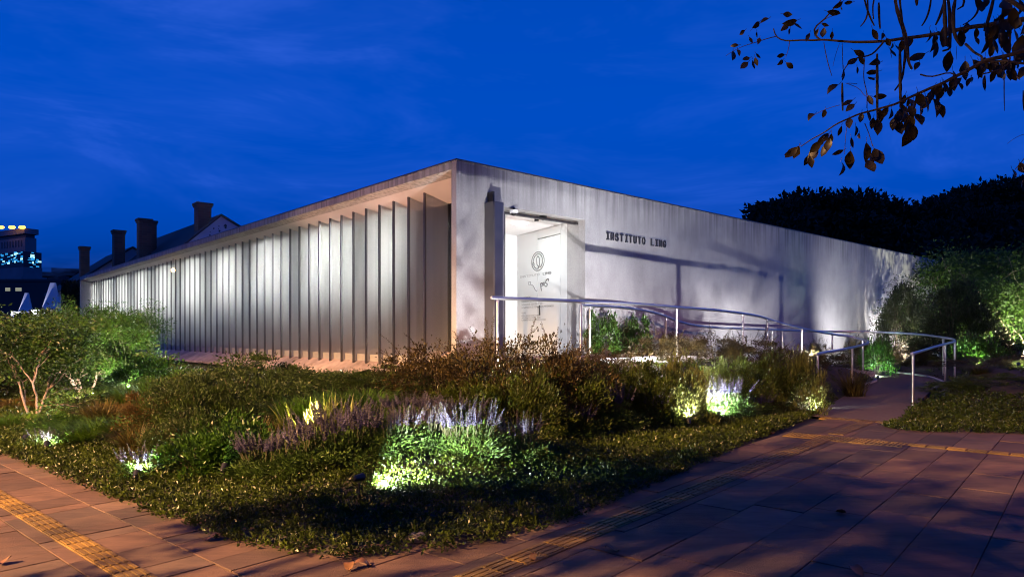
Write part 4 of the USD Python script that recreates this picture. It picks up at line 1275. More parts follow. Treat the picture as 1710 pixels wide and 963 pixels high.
COOL, WARM, WHITE = (.88, 1.0, .93), (1.0, .86, .62), (1.0, .96, .97)
garden_lamp('black spike lamp leaning over the groundcover below the bright sage', gp(600, 5.72, .19), gp(850, 7.4, .10), 150, COOL, 40, soft=1.0)
garden_lamp('warm spot lamp hidden in the front sage under the yellow spikes', gp(498, 7.2, .3), gp(535, 7.6, 1.0), 34, (1.0, .80, .30), 70)
garden_lamp('small spot hidden at the foot of the glowing violet sage in mid bed', gp(1200, 11.0, .10), gp(1208, 11.7, .6), 60, (.86, .98, 1.0), 65)
garden_lamp('bright little spot at the foot of the left pavement sage', gp(228, 6.6, .09), gp(243, 7.0, .32), 8, COOL, 60)
garden_lamp('bright little spot at the foot of the far left sage', gp(78, 8.35, .09), gp(88, 8.8, .3), 9, WHITE, 60)
garden_lamp('tiny bright spot low in the groundcover at far left', gp(42, 8.9, .08), gp(75, 9.6, .5), 3, WARM, 50)
garden_lamp('small tilted spot with a pale rim in the groundcover', gp(374, 6.55, .14), gp(420, 7.4, .6), .4, WARM, 40, lens='lens_dim')
garden_lamp('spot lamp under the stems of the left tree', gp(82, 10.55, .1), gp(64, 11.3, 1.0), 11, (1.0, .78, .66), 60)
garden_lamp('spot lamp behind the left tree under the second small tree', gp(145, 13.0, .1), gp(150, 14.2, .9), 60, (1.0, .93, .72), 65)
garden_lamp('spot lamp in the grass under the feathery shrub', gp(215, 13.4, .1), gp(210, 14.4, 1.3), 30, (.85, 1.0, .70), 65)
garden_lamp('spot lamp before the pale shrub at the tall rail post', gp(1150, 10.05, .12), gp(1132, 10.6, .7), 13, (1.0, .95, .75), 60)
garden_lamp('spot lamp at the pale shrub by the lower rail end', gp(1368, 12.35, .10), gp(1345, 12.8, .35), 11, (1.0, .98, .85), 65)
garden_lamp('spot lamp throwing light on the groundcover by the lower rail post', gp(1352, 13.1, .13), gp(1408, 13.9, -.02), 8, COOL, 45)
garden_lamp('spot lamp under the vivid green bush at the ramp head', gp(1466, 18.75, .1), gp(1467, 19.4, .5), 12, (.62, 1.0, .72), 65)
garden_lamp('spot lamp under the multi-stemmed tree at the wall end', gp(1530, 22.8, .12), gp(1536, 24.0, 1.0), 130, (1.0, .90, .76), 65)
garden_lamp('spot lamp under the green-lit bush below the dark rounded shrub', gp(1634, 18.9, .1), gp(1640, 19.7, .5), 40, (.75, 1.0, .62), 65)
garden_lamp('spot lamp under the pale-stemmed tree at the right', gp(1690, 21.2, .12), gp(1702, 22.6, 1.9), 330, (.98, .97, .70), 65)
garden_lamp('spot lamp at the small pale bush on the right picture edge', gp(1700, 14.5, .1), gp(1706, 15.0, .4), 7, COOL, 60)
# floods that wash the entrance wall from the bed
for lab, (u, v, dz), (tu, tv, tz_), pw, cone in (
        ('flood lamp among the mounds, aimed up at the soffit near the corner', (-1.5, 1.6, .12), (.35, 1.5, 4.45), 60, 40),
        ('flood lamp among the mounds, aimed up at the soffit further left', (-1.5, 5.2, .12), (.35, 5.0, 4.45), 60, 40),
        ('flood lamp in the bed before the ramp, aimed at the lettering', (1.9, -3.45, .80), (5.4, 0, 2.9), 165, 64),
        ('flood lamp behind the bronze shrubs, aimed at the corner wall', (-.75, -3.0, .22), (.5, 0, 3.3), 105, 60),
        ('flood lamp between the ramp legs, aimed at the bright wall', (8.6, -2.7, .15), (10.6, 0, 2.4), 80, 66),
        ('flood lamp at the far wall foot beside the hairpin', (15.0, -2.0, .15), (17.5, 0, 2.6), 62, 62),
        ('flood lamp near the far end of the wall behind the shrubs', (19.3, -1.6, .15), (21.0, 0, 2.8), 95, 60)):
    p = P(u, v)
    g = max(tz(p[0], p[1]), 0)
    q = P(tu, tv, tz_)
    garden_lamp(lab, (p[0], p[1], g + dz), q, pw, (1.0, .50, .33) if 'soffit' in lab else (1.0, .97, 1.0), cone, size=1.0, soft=.9)

# ------------------------------------------------------------------ street lamps and trees behind the viewer, with added sky blockers
for k, (x, y, h, pw, lab) in enumerate([(-15.5, -3.3, 8.8, 1.0, 'sodium street lamp by the road, left behind the viewer'), (12.2, -1.8, 8.8, .075, 'added sodium street lamp right behind the viewer, lifting the plaza')]):  # second lamp is added to brighten the right-hand plaza
    t = thing('street_lamp', lab, 'street lamp', (x, y, -.1))
    obj('pole', MB().tube([(0, 0, 0), (0, 0, h)], [.07, .045], 12), M['dark_metal'], t, smooth=40)
    obj('arm', MB().tube(dense(np.array([(0, 0, h - .02), (.25, .1, h + .25), (.8, .3, h + .32)]), .1), .03, 8), M['dark_metal'], t, smooth=40)
    obj('head', MB().box((.7, .18, h + .28), (1.25, .46, h + .38)), M['dark_metal'], t)
    obj('lens', MB().box((.78, .22, h + .262), (1.18, .42, h + .278)), M['sodium'], t)
    sphere_light(f'{t.GetPath()}/lamp', (.98, .32, h + .12), .09, LAMP['street'] * pw, (1.0, .53, .21) if k == 0 else (1.0, .43, .22), (.98, .32, 0.0), 76.0, .2)
for k, (x, y, w, h, rz, lab) in enumerate([(-8.2, .9, 3.3, 5.6, 0, 'street tree left of the viewer whose shade falls over the pavement corner'),
                                           (-3.9, .1, 3.6, 5.8, 120, 'street tree close behind the viewer on the left'),
                                           (-20, -17, 9.5, 12.0, 30, 'added sky-blocking tree across the road, farthest left'), (-8, -18, 10.5, 13.0, 80, 'added sky-blocking tree across the road, left of the middle'),  # trees across the road: unseen, added to keep sky light off the wall
                                           (4, -17, 10, 12.0, 140, 'added sky-blocking tree across the road, right behind the viewer'), (16, -18, 10.5, 13.5, 200, 'added sky-blocking tree across the road, right of the middle'), (28, -17, 10, 12.0, 260, 'added sky-blocking tree across the road, farthest right')]):
    path, r0, h0 = PR['street']
    thing('street_tree', lab, 'tree', (x, y, -.1), rz, 'street trees behind the viewer', (w / 2 / r0, w / 2 / r0, h / h0), path)
for k, (x0, x1, hh, lab) in enumerate([(-34, -8, 17.0, 'added sky-blocking apartment block across the road, left'), (-5, 20, 21.0, 'added sky-blocking apartment block across the road, middle'), (23, 46, 16.0, 'added sky-blocking apartment block across the road, right')]):  # unseen blocks added to cut the sky light reaching the wall
    t = thing('apartment_block', lab, 'building', ((x0 + x1) / 2, -30, -.15))
    hw = (x1 - x0) / 2
    obj('wall', MB().box((-hw, -8, 0), (hw, 4, hh)), M['tower'], t)
    obj('roof_slab', MB().box((-hw - .3, -8.3, hh + .002), (hw + .3, 4.3, hh + .3)), M['tower_dark'], t)
    for a in range(int(hw * 2 / 3.2)):
        for b in range(int(hh / 3.1)):
            obj('window', MB().box((-hw + .9 + a * 3.2, 4.004, 1.0 + b * 3.1), (-hw + 2.5 + a * 3.2, 4.05, 2.5 + b * 3.1)), M['tower_dark'], t)

# ------------------------------------------------------------------ the tree whose branches hang into the picture at the top right
ht = thing('overhanging_tree', 'dark tree whose leafy branches and long pods hang into the picture at top right', 'tree', (5.6, 3.4, -.1))
H0 = np.array([5.6, 3.4, -.1])
rng = np.random.default_rng(77)


def z8(x, y, d):                                  # reading of the enlarged photograph -> place at depth d
    return ray(1180 + x * .322, y * .322, d)


def hpart(name, mb, m, smooth=False, **kw):
    return obj(name, mb, m, ht, smooth=smooth, off=H0, **kw)


fork = np.array([5.35, 3.75, 4.1])
hpart('trunk', MB().tube(dense(np.array([(5.6, 3.4, -.2), (5.62, 3.42, 1.4), (5.5, 3.55, 2.9), fork, (5.1, 3.9, 5.6), (5.3, 3.7, 7.0)]), .2), np.linspace(.17, .06, len(dense(np.array([(5.6, 3.4, -.2), (5.62, 3.42, 1.4), (5.5, 3.55, 2.9), fork, (5.1, 3.9, 5.6), (5.3, 3.7, 7.0)]), .2))), 12), M['bark_dark'], True)
BR = [
    ([(1900, 60, 4.3), (1646, 100, 4.4), (1540, 115, 4.45), (1400, 140, 4.5), (1200, 175, 4.6), (1000, 205, 4.7), (860, 217, 4.75), (700, 215, 4.8), (590, 205, 4.85), (430, 212, 4.9), (360, 190, 4.95), (345, 150, 4.95)], .022, .004, True),
    ([(1900, 215, 4.1), (1646, 262, 4.15), (1560, 290, 4.2), (1440, 320, 4.2), (1340, 375, 4.25), (1200, 440, 4.3), (1080, 495, 4.35), (960, 545, 4.4), (840, 580, 4.45), (720, 620, 4.45), (600, 690, 4.5), (490, 760, 4.5)], .019, .003, True),
    ([(1900, 350, 4.0), (1640, 332, 4.1), (1560, 322, 4.15), (1470, 322, 4.2), (1400, 340, 4.2)], .012, .006, True),
    ([(590, 205, 4.85), (560, 160, 4.9), (620, 90, 4.9), (680, 20, 4.9), (740, -60, 4.9)], .007, .003, False),
    ([(360, 190, 4.95), (300, 205, 4.95), (240, 225, 4.95), (180, 245, 4.95), (100, 290, 4.95)], .0035, .0015, False),
    ([(430, 212, 4.9), (425, 250, 4.9), (410, 300, 4.9)], .003, .0015, False),
    ([(920, 212, 4.72), (890, 250, 4.72), (850, 285, 4.7), (770, 310, 4.7), (720, 350, 4.7), (700, 400, 4.7)], .007, .003, False),
    ([(820, 300, 4.7), (815, 380, 4.7), (830, 480, 4.6), (830, 560, 4.5)], .003, .003, False),
    ([(1340, 230, 4.5), (1400, 275, 4.4), (1430, 310, 4.25)], .008, .006, False),
    ([(1110, 385, 4.4), (1180, 395, 4.35), (1240, 380, 4.3), (1290, 390, 4.25)], .005, .004, False),
    ([(1430, 385, 4.1), (1500, 365, 4.1), (1560, 335, 4.1), (1575, 300, 4.1)], .004, .004, False),
    ([(820, 640, 4.45), (850, 720, 4.45), (860, 760, 4.45)], .003, .002, False),
    ([(730, 640, 4.45), (720, 720, 4.45), (715, 800, 4.45)], .002, .0015, False),
    ([(690, 545, 4.5), (590, 580, 4.5), (540, 610, 4.5)], .002, .0015, False),
    ([(780, 435, 4.6), (720, 432, 4.6), (800, 470, 4.6), (825, 500, 4.55)], .002, .002, False),
    ([(1900, 40, 3.9), (1700, 60, 3.9), (1600, 20, 3.9), (1450, -30, 4.0), (1300, -60, 4.0)], .02, .01, True),
    ([(1900, 900, 4.2), (1700, 760, 4.2), (1640, 830, 4.2), (1600, 880, 4.2)], .004, .002, False),
    ([(1900, 700, 4.2), (1700, 690, 4.2), (1640, 700, 4.2), (1560, 745, 4.2)], .003, .001, False),
    ([(280, 120, 4.95), (250, 135, 4.95), (225, 165, 4.95)], .002, .001, False),
    ([(630, 130, 4.9), (600, 120, 4.9), (680, 75, 4.9)], .002, .002, False),
]
for pts, r0, r1, join in BR:
    w = [z8(*p) for p in pts]
    if join:
        w = [fork if r0 < .02 else fork + [-.1, .08, .8]] + w[0:]
    d = dense(np.array(w), .035)
    wob = np.stack([meshkit.noise(d * 9 + k * 7.3, k) - .5 for k in range(3)], 1) * .014 * min(1, r0 / .01)
    hpart('branch' if r0 > .006 else 'twig', MB().tube(d + wob, np.linspace(max(r0, r0 * (1.6 if join else 1)), r1, len(d)), 7), M['bark_dark'], True)
# its unseen crown, placed to block sky and cast lamp shade on the plaza
cl = np.vstack([rng.normal(size=(36, 3)) * [1.4, 1.0, .5] + [5.6, 2.4, 5.6], rng.normal(size=(70, 3)) * [1.25, 1.1, .45] + [8.5, 1.3, 5.4]])
cl = cl[(cl[:, 2] > 1.9 + .52 * cl[:, 1] + .5) & (cl[:, 2] > 4.0)]
for c in cl[::4]:
    d = dense(np.array([fork + [-.1, .08, .8], (fork + [0, 0, 1.0] + c) / 2 + [0, 0, .15], c]), .15)
    hpart('branch', MB().tube(d, np.linspace(.03, .008, len(d)), 6, False), M['bark_dark'], True)
wh = rng.integers(0, len(cl), 6200)
oc = cl[wh] + rng.normal(size=(6200, 3)) * [.38, .32, .26]
oc = oc[oc[:, 2] > 1.75 + .5 * np.maximum(oc[:, 1], 0) + .12]
hpart('crown', MB().add(*leaf_quads(oc, rng.normal(size=oc.shape) + [0, 0, -.6], rng.uniform(.10, .18, len(oc)), rng.uniform(.055, .09, len(oc)), rng)), M['hang_leaf'], kind='stuff')
PODS = [
    ([(975, -20), (990, 60), (1020, 150), (1040, 240), (1045, 310), (1065, 360)], .014), ([(1000, -20), (1015, 130), (1030, 250), (1015, 400), (975, 470)], .011), ([(1002, 250), (1004, 400), (1006, 560)], .012),
    ([(884, 280), (885, 450), (885, 620)], .011), ([(703, 430), (704, 500), (706, 575)], .009), ([(893, 15), (895, 90), (900, 150)], .009), ([(815, -20), (830, 40), (850, 95), (870, 135)], .008),
    ([(832, -20), (836, 60), (828, 95), (798, 138)], .008), ([(875, -20), (862, 40), (866, 100)], .006), ([(1090, -20), (1089, 10), (1090, 30)], .012), ([(1165, -20), (1155, 50), (1140, 95), (1116, 135)], .009),
    ([(1240, -20), (1215, 70), (1188, 130)], .010), ([(1232, -20), (1236, 110), (1242, 240)], .014), ([(1250, -20), (1262, 120), (1262, 250), (1225, 265)], .013), ([(1295, -20), (1278, 110), (1290, 190), (1320, 240)], .013),
    ([(1545, 330), (1543, 450), (1545, 575)], .004), ([(1642, 470), (1642, 520), (1645, 575)], .006), ([(608, 220), (625, 310), (650, 395)], .0035), ([(703, 225), (705, 290), (707, 360)], .003),
    ([(690, 225), (668, 290), (655, 345)], .002), ([(1296, 240), (1294, 310)], .002), ([(1420, -20), (1405, 60), (1330, 130)], .008), ([(1580, -20), (1575, 150), (1570, 300)], .009), ([(1330, -20), (1335, 20), (1300, 50)], .008),
    ([(965, 225), (955, 280), (960, 300)], .003), ([(1490, -20), (1470, 70), (1440, 160)], .014),
]
for k, (pts, r) in enumerate(PODS):
    dep = 4.62 + .25 * math.sin(k * 2.1) - (.35 if r > .0125 else 0)
    d = dense(np.array([z8(x, y, dep) for x, y in pts]), .03)
    t = np.linspace(0, 1, len(d))
    hpart('seed_pod' if r > .005 else 'hanging_twig', MB().tube(d, r * .8 * (.55 + .5 * np.sin(math.pi * np.clip(t * .9 + .08, 0, 1))) * (1 + .1 * np.sin(t * 40)), 6), M['pod'], True)
LEAF = [(420, 75, 10, 50), (300, 110, 150, 70), (255, 130, 140, 60), (185, 170, 140, 55), (262, 180, 80, 40), (230, 210, 60, 45), (270, 215, 110, 50), (405, 145, 140, 60), (430, 165, 110, 50), (470, 135, 30, 70), (430, 115, 170, 80), (145, 238, 180, 50),
        (135, 290, 100, 65), (165, 275, 80, 55), (205, 305, 160, 55), (195, 340, 140, 60), (245, 335, 75, 60), (268, 290, 45, 45), (258, 320, 70, 50), (385, 290, 165, 50), (380, 325, 140, 55), (430, 340, 35, 50), (525, 195, 115, 65), (570, 170, 110, 50),
        (605, 170, 100, 55), (650, 185, 90, 45), (615, 130, 20, 45), (660, 65, 10, 80), (680, 25, 150, 70), (735, 15, 170, 60), (700, 45, 80, 30), (875, 180, 60, 70), (910, 190, 110, 50), (790, 275, 20, 90), (800, 310, 60, 70), (755, 320, 150, 80), (780, 365, 80, 50),
        (870, 330, 165, 90), (860, 375, 175, 80), (855, 405, 165, 60), (705, 390, 90, 70), (655, 465, 140, 100), (730, 535, 150, 70), (745, 560, 140, 70), (545, 610, 135, 80), (608, 590, 100, 50), (690, 680, 100, 60), (645, 720, 90, 60), (600, 720, 140, 110),
        (610, 780, 110, 90), (550, 800, 120, 100), (540, 840, 80, 70), (440, 790, 140, 90), (465, 790, 110, 70), (690, 875, 100, 85), (680, 790, 160, 70), (745, 830, 90, 110), (755, 740, 80, 60), (795, 705, 90, 50), (740, 640, 100, 80), (770, 680, 90, 70),
        (825, 790, 90, 130), (850, 860, 85, 100), (890, 810, 80, 130), (885, 660, 95, 110), (840, 600, 90, 70), (850, 520, 70, 80), (900, 500, 0, 90), (800, 610, 100, 60), (950, 590, 110, 70), (975, 640, 95, 90), (1020, 600, 90, 120), (1060, 580, 80, 100),
        (1100, 620, 85, 110), (1030, 700, 90, 140), (1075, 690, 95, 80), (1140, 540, 85, 90), (1180, 560, 80, 110), (1215, 575, 70, 90), (1160, 500, 100, 70), (1230, 450, 90, 90), (1265, 440, 85, 60), (1310, 450, 75, 70), (1445, 430, 85, 90), (1340, 360, 90, 110),
        (1255, 320, 95, 110), (1185, 260, 105, 100), (1090, 295, 160, 100), (1090, 345, 120, 70), (1230, 180, 95, 100), (1320, 200, 90, 120), (1395, 175, 90, 75), (1530, 200, 95, 140), (1490, 170, 100, 120), (1560, 230, 80, 120), (1600, 180, 100, 120),
        (1590, 90, 80, 110), (1550, 60, 120, 100), (1420, 30, 95, 100), (1620, 250, 90, 130), (1635, 380, 120, 80), (1590, 900, 95, 80), (1635, 870, 80, 70), (1640, 950, 100, 60), (1440, 240, 110, 110), (1480, 260, 90, 90), (1410, 350, 110, 90),
        (1000, 660, 80, 90), (1050, 640, 100, 110), (1110, 570, 100, 90), (1395, 20, 70, 90), (1440, 20, 110, 80), (1510, 110, 120, 110), (1545, 130, 70, 120), (1570, 20, 100, 120), (1610, 40, 80, 110), (1640, 130, 95, 110), (1500, 240, 85, 100),
        (565, 760, 130, 80), (590, 740, 120, 70), (520, 830, 115, 80), (630, 750, 100, 80), (860, 640, 100, 80), (835, 830, 80, 110), (420, 795, 150, 50)]
for pts_, r0_, r1_, j_ in BR[:3]:
    for x_, y_, _ in pts_[1:-1]:
        if x_ > 900:
            for q_ in range(7):
                LEAF.append((x_ + rng.uniform(-70, 70), y_ + rng.uniform(10, 75), rng.uniform(60, 130), rng.uniform(50, 95)))
for k, (x, y, ang, ln) in enumerate(LEAF):
    dep = 4.95 - .62 * min(x / 1646, 1) + .14 * math.sin(k * 1.7)
    s = .322 / F * dep
    a = math.radians(ang)
    ln = ln * s * rng.uniform(.75, 1.02)
    ax = unit(np.array([math.cos(a), rng.normal() * .35, -math.sin(a)]))
    side = unit(np.cross(ax, np.array([rng.normal() * .5, 1.0, rng.normal() * .5])))
    nn = np.cross(ax, side)
    wd = ln * rng.uniform(.42, .6)
    c = z8(x, y, dep) - ax * ln * .5
    prof = [(0, .0), (.12, .42), (.32, .88), (.52, 1.0), (.74, .74), (.9, .32), (1.0, .0)]
    cu = rng.uniform(-.7, .8)
    jag = rng.uniform(.85, 1.12, (7, 2))
    vs = []
    for q, (t, w) in enumerate(prof):
        m = c + ax * ln * t + nn * ln * cu * (t - t * t)
        vs += [m + side * wd * .5 * w * jag[q, 0] + nn * wd * .16 * w, m, m - side * wd * .5 * w * jag[q, 1] + nn * wd * .16 * w]
    fs = []
    for q in range(6):
        b = q * 3
        fs += [(b, b + 1, b + 4), (b, b + 4, b + 3), (b + 1, b + 2, b + 5), (b + 1, b + 5, b + 4)]
    mb = MB().add(vs, fs)
    mb.tube([c, c - ax * ln * .22 + [0, 0, ln * .05]], .0016, 4, False)
    hpart('leaf', mb, M['hang_leaf'], True)

# ------------------------------------------------------------------ fallen leaves and a stone
for k, (px, py, ln, rot, lab) in enumerate([(352, 902, .10, 20, 'curled orange fallen leaf on the shaded left paving'), (583, 951, .085, 100, 'brown fallen leaf at the bottom edge, left of its longer neighbour'), (605, 947, .12, 10, 'long brown fallen leaf at the bottom edge'),
                                            (1022, 921, .10, 0, 'reddish fallen leaf beside the ribbed strip'), (1405, 858, .10, 60, 'small orange fallen leaf on the dark plaza paving'), (3, 942, .10, 40, 'yellow fallen leaf at the left picture edge'),
                                            (890, 936, .06, 70, 'dark leaf crumb on the ribbed yellow strip'), (1430, 958, .11, 110, 'dark fallen leaf at the bottom of the plaza'), (472, 868, .09, 30, 'brown leaf caught at the groundcover edge'), (1290, 726, .1, 80, 'brown leaf at the groundcover edge near the junction')]):
    d = EYE * F / (py - HY)
    x, y = at(px, d)
    t = thing('fallen_leaf', lab, 'leaf', (x, y, max(tz(x, y), 0) + .014), rot)
    v, f = [], []
    prof = [(-.5, .02), (-.3, .28), (-.05, .42), (.2, .34), (.38, .16), (.5, .0)]
    for q, (a, w) in enumerate(prof):
        z = .02 * math.sin(a * 5 + k) + .012
        v += [(a * ln, w * ln, z + .05 * ln), (a * ln, 0, z - .002), (a * ln, -w * ln * .9, z + .07 * ln)]
    for q in range(5):
        b = q * 3
        f += [(b, b + 3, b + 4), (b, b + 4, b + 1), (b + 1, b + 4, b + 5), (b + 1, b + 5, b + 2)]
    obj('blade', MB().add(v, f), M['dead_leaf'], t, smooth=True)
    obj('leaf_stalk', MB().tube([(-.5 * ln, 0, .012), (-.8 * ln, .05 * ln, .02)], .002, 5), M['dead_leaf'], t)
x, y = at(697, EYE * F / (905 - HY))
ico = trimesh.creation.icosphere(3, .055)
ico.vertices *= (1 + .35 * (meshkit.fbm(ico.vertices * 22 + 5, 3, 4) - .5))[:, None] * [1.2, .9, .75]
st_ = obj('loose_stone', (ico.vertices + [x, y, .035], ico.faces), M['rock'], smooth=True, label='small pale stone at the edge of the groundcover near the corner', cat='stone')

# ------------------------------------------------------------------ background left: gabled houses, tower, low block, white spires
def gable_house(name, label, apex_px, apex_py, d, left, ldrop, right, rdrop, length, chimneys, speck):
    ap = ray(apex_px, apex_py, d)
    b = np.array([ap[0], ap[1], 0])
    H = ap[2]
    t = thing(name, label, 'house', b)

    def L(u, v, z):
        return U * u + V * v + np.array([0, 0, z])
    zl, zr = H - ldrop * left, H - rdrop * right
    obj('wall', MB().prism([(-left + .3, -.1), (right - .3, -.1), (right - .3, zr + .1), (0, H - .12), (-left + .3, zl + .1)], lambda a, z, c: L(a, c, z), .15, length), M['house_wall'], t)
    rm = MB()
    rm.prism([(-left, zl), (0, H), (0, H - .16), (-left, zl - .16)], lambda a, z, c: L(a, c, z), 0, length + .3)
    roof = obj('roof', rm, M['roof_tile'], t)
    obj('roof', MB().prism([(.002, H), (right, zr), (right, zr - .16), (.002, H - .16)], lambda a, z, c: L(a, c, z), 0, length + .3), M['roof_tile'], t)
    for (x0, x1, top_py, dep, both) in chimneys:
        tp = ray((x0 + x1) / 2, top_py, dep)
        w = (x1 - x0) / F * dep / 2
        c = np.array([tp[0], tp[1], 0]) - b
        uu, v_ = c @ U, c @ V
        ch = obj('chimney', MB().box((uu - w * .72, v_ - w * .72, 3.0), (uu + w * .72, v_ + w * .72, tp[2] - .3), L), M['brick'], roof)
        obj('chimney_cap', MB().box((uu - w * .82, v_ - w * .82, tp[2] - .298), (uu + w * .82, v_ + w * .82, tp[2] - .16), L).box((uu - w * .9, v_ - w * .9, tp[2] - .158), (uu + w * .9, v_ + w * .9, tp[2]), L), M['brick'], roof)
    rg = np.random.default_rng(3)
    if speck:
        lm_ = MB()
        for _ in range(46):
            a = rg.uniform(-left * .8, right * .8)
            zz = H - (ldrop * -a if a < 0 else rdrop * a) - abs(rg.normal() * .35) - .5
            s = rg.uniform(.03, .11)
            pts = [L(a + s * math.cos(q) * rg.uniform(.6, 1.3), .146, zz + s * 1.3 * math.sin(q) * rg.uniform(.6, 1.3)) for q in np.linspace(0, 2 * math.pi, 8)[:-1]]
            lm_.add(pts, [(0, i, i + 1) for i in range(1, 6)])
        obj('lichen_patches', lm_, M['lichen'], t, kind='stuff')
    return t


gable_house('gabled_house', 'pale gabled house with tall dark chimneys behind the far end of the facade', 370, 357, 48, 4.2, .93, 4.0, .52, 17, [(324, 353, 340, 48.5, 0), (228, 253, 366, 52, 0), (243, 262, 369, 53.6, 0)], True)
gable_house('gabled_house', 'smaller gabled house wing between the left chimneys', 222, 411, 58, 5.0, .77, 2.4, .6, 10, [(187, 209, 385, 56.5, 0), (132, 150, 412, 58, 0)], False)


def tower_box(m, x0, x1, y0, y1, z0, z1, o, rot):
    c, s = math.cos(rot), math.sin(rot)
    return m.box((x0, y0, z0), (x1, y1, z1), lambda a, b, z: (a * c - b * s, a * s + b * c, z))


D = 170.0
cx_, _ = at(42, D)
tw = thing('office_tower', 'distant concrete tower with blue-lit floors and three amber roof lamps', 'tower', (cx_, D, 0))
k_ = D / F
zt = lambda py: EYE + (HY - py) * k_
rot = math.radians(-28)
W1, W2 = 13.0, 2.6
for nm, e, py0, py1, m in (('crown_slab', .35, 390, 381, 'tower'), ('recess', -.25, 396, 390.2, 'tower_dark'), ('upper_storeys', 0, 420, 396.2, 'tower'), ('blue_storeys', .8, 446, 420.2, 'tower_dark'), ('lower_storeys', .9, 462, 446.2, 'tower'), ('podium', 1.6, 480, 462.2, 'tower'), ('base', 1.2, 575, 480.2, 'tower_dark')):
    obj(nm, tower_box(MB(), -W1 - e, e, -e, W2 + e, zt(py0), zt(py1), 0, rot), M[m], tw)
for i in range(9):
    x0 = -W1 + .5 + i * 1.32
    obj('window', tower_box(MB(), x0, x0 + .55, -.06, -.004, zt(411), zt(400), 0, rot), M['tower_dark'], tw)
rg = np.random.default_rng(8)
for i in range(60):
    side = i % 3 == 0
    py = rg.uniform(422, 440)
    hh = rg.uniform(.18, .55)
    if side:
        a = rg.uniform(0, W2)
        obj('lit_window', tower_box(MB(), .804, .86, a, min(a + rg.uniform(.3, 1.0), W2 + .7), zt(py + 8 * (i % 2)), zt(py + 8 * (i % 2)) + hh, 0, rot), M['blue_glow' if i % 4 else 'white_glow'], tw)
    else:
        a = rg.uniform(-W1, .4)
        obj('lit_window', tower_box(MB(), a, min(a + rg.uniform(.35, 1.3), .7), -.86, -.804, zt(py), zt(py) + hh, 0, rot), M['blue_glow' if i % 4 else 'white_glow'], tw)
for px in (1, 20, 37):
    q = ray(px, 379.5, D - .5) - np.array([cx_, D, 0])
    s_ = trimesh.creation.icosphere(2, .5)
    obj('roof_lamp', (s_.vertices * [1.8, 1, .8] + q, s_.faces), M['amber_glow'], tw, smooth=True)
D2 = 85.0
lb = thing('low_block', 'long dark low building with two dimly lit windows below the tower', 'building', (at(60, D2)[0], D2, 0))
k2 = D2 / F
obj('wall', MB().box((-12.0, 0, -.1), (5.6, 6, EYE + (HY - 470) * k2)), M['far_block'], lb)
obj('roof_parapet', MB().box((-12.1, -.1, EYE + (HY - 469.8) * k2), (5.7, 6.1, EYE + (HY - 466) * k2)), M['far_block'], lb)
obj('roof_box', MB().box((2.1, 1.0, EYE + (HY - 465.8) * k2), (2.9, 2.0, EYE + (HY - 460) * k2)), M['far_block'], lb)
for px, wpx in ((13, 8), (31, 10)):
    x0 = (px - 60) * k2
    obj('window', MB().box((x0 - wpx * k2 / 2, -.04, EYE + (HY - 486) * k2), (x0 + wpx * k2 / 2, -.003, EYE + (HY - 480) * k2)), M['window_glow'], lb)
for (px, py, bpy, hw, dd2, lab) in ((86, 472, 517, 14, 46, 'large white wedge spire left of the facade end'), (43, 489, 520, 10, 52, 'small white wedge spire further left')):
    x, y = at(px, dd2)
    kk = dd2 / F
    z1, z0_ = EYE + (HY - py) * kk, EYE + (HY - bpy) * kk
    t = thing('white_spire', lab, 'spire', (x, y, 0))
    w, tp = hw * kk, hw * kk * .48
    bb = [(-w, -w, z0_), (w, -w, z0_), (w, w, z0_), (-w, w, z0_)]
    rt = math.radians(35)
    tpz = [(-tp * .2, -.05, z1), (tp, -.05, z1), (tp, .05, z1), (-tp * .2, .05, z1)]
    ro = lambda p: (p[0] * math.cos(rt) - p[1] * math.sin(rt), p[0] * math.sin(rt) + p[1] * math.cos(rt), p[2])
    obj('membrane', MB().hexa([ro(p) for p in bb] + [p for p in tpz]), M['tent'], t)
    li_ = sphere_light(f'{t.GetPath()}/uplight', np.array([-w * 2.2, -w * 2.6, z0_ - .2]), .05, 80, (.85, .85, 1.0), np.array([0, 0, (z0_ + z1) / 2]), 45, .5)  # light added to brighten the spire
    obj('skirt', MB().box((-w * 1.6, -w * 1.2, z0_ - .9), (w * 1.6, w * 1.2, z0_ - .01)), M['tent'], t)
    obj('base_wall', MB().box((-w * 1.4, -w, -.1), (w * 1.4, w, z0_ - .92)), M['far_block'], t)

# ------------------------------------------------------------------ background right: wooded hill
hx, hy = np.meshgrid(np.linspace(-10, 190, 60), np.linspace(36, 230, 60), indexing='ij')


def hill_z(x, y):
    a = 15.5 * np.exp(-(((x - 92) / 38) ** 2 + ((y - 118) / 42) ** 2)) + 5.5 * np.exp(-(((x - 36) / 26) ** 2 + ((y - 84) / 22) ** 2))
    return a + 1.2 * (meshkit.noise(np.stack([x * .05, y * .05, 0 * x], -1), 2) - .5) - .6


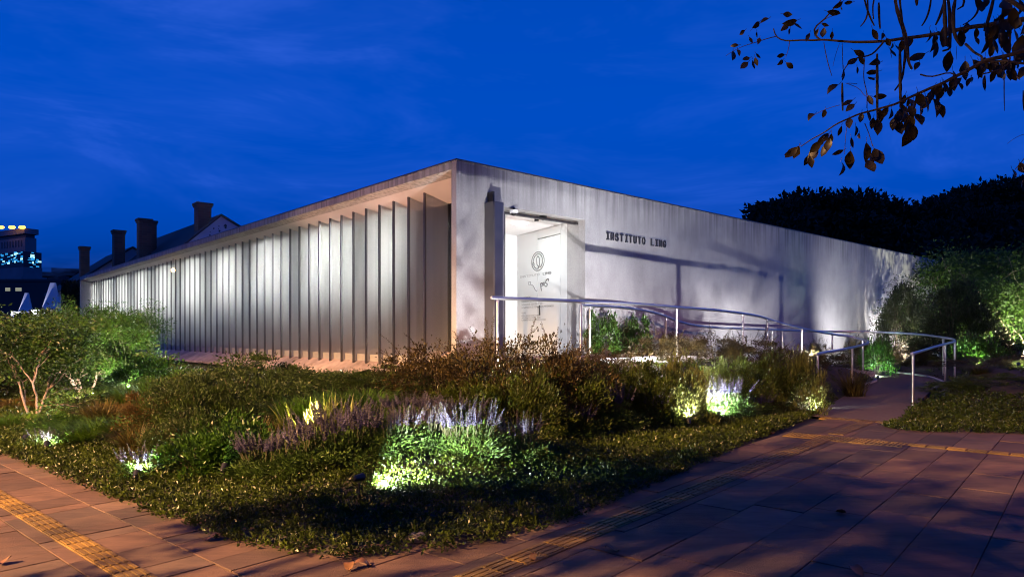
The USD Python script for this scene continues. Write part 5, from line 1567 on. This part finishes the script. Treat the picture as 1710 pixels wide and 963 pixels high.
hz = hill_z(hx, hy)
ii = np.arange(3600).reshape(60, 60)
qq = np.stack([ii[:-1, :-1], ii[1:, :-1], ii[1:, 1:], ii[:-1, 1:]], -1).reshape(-1, 4)
obj('hill', (np.stack([hx, hy, hz], -1).reshape(-1, 3), np.vstack([qq[:, [0, 1, 2]], qq[:, [0, 2, 3]]])), M['ground'], smooth=True, kind='structure')
FT = [(1296, 356, 70), (1305, 346, 72), (1345, 335, 75), (1395, 338, 75), (1438, 336, 78), (1475, 350, 80), (1508, 372, 78), (1532, 356, 86), (1562, 346, 95), (1592, 335, 100), (1622, 326, 105), (1652, 318, 108), (1682, 312, 110), (1712, 307, 112), (1745, 303, 114), (1780, 306, 112),
      (1290, 395, 58), (1330, 372, 60), (1378, 376, 62), (1425, 372, 62), (1470, 384, 64), (1515, 396, 66), (1558, 384, 72), (1600, 372, 78), (1645, 362, 84), (1690, 352, 88), (1735, 350, 90), (1545, 425, 50), (1600, 416, 52), (1655, 405, 54), (1705, 400, 55), (1755, 396, 56)]
SIDE = ['at the left end of the skyline, lowest there', 'left shoulder of the near wood', 'topmost left in the near wood', 'middle of the near wood skyline', 'right of the middle of the near wood', 'right shoulder of the near wood', 'in the dip between wood and hill', 'standing up at the foot of the hill',
        'first step up the hill skyline', 'second step up the hill skyline', 'midway up the hill skyline', 'on the upper hill skyline', 'near the hill top', 'at the hill top by the right edge', 'hill crest just past the right edge', 'hill crest further past the right edge']
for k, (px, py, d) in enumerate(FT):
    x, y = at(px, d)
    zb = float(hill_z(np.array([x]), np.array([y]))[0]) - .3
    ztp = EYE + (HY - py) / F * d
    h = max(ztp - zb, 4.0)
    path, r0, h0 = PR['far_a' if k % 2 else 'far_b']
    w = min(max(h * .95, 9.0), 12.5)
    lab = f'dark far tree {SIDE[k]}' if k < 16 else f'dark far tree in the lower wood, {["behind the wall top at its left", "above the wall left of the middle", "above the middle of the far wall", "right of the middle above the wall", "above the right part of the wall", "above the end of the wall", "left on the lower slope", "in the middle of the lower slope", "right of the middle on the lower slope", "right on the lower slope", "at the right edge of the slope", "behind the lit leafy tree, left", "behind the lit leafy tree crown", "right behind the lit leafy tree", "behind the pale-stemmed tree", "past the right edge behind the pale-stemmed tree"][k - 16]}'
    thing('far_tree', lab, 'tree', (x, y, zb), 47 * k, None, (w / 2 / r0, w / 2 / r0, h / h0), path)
for (px, py, d, lab) in ((113, 472, 50, 'small dark tree with pale flecks left of the facade end'), (128, 478, 42, 'dark tree touching the end of the facade')):
    x, y = at(px, d)
    path, r0, h0 = PR['far_a']
    h = EYE + (HY - py) / F * d
    thing('far_tree', lab, 'tree', (x, y, -.1), 30, None, (.85 / r0, .85 / r0, h / h0), path)
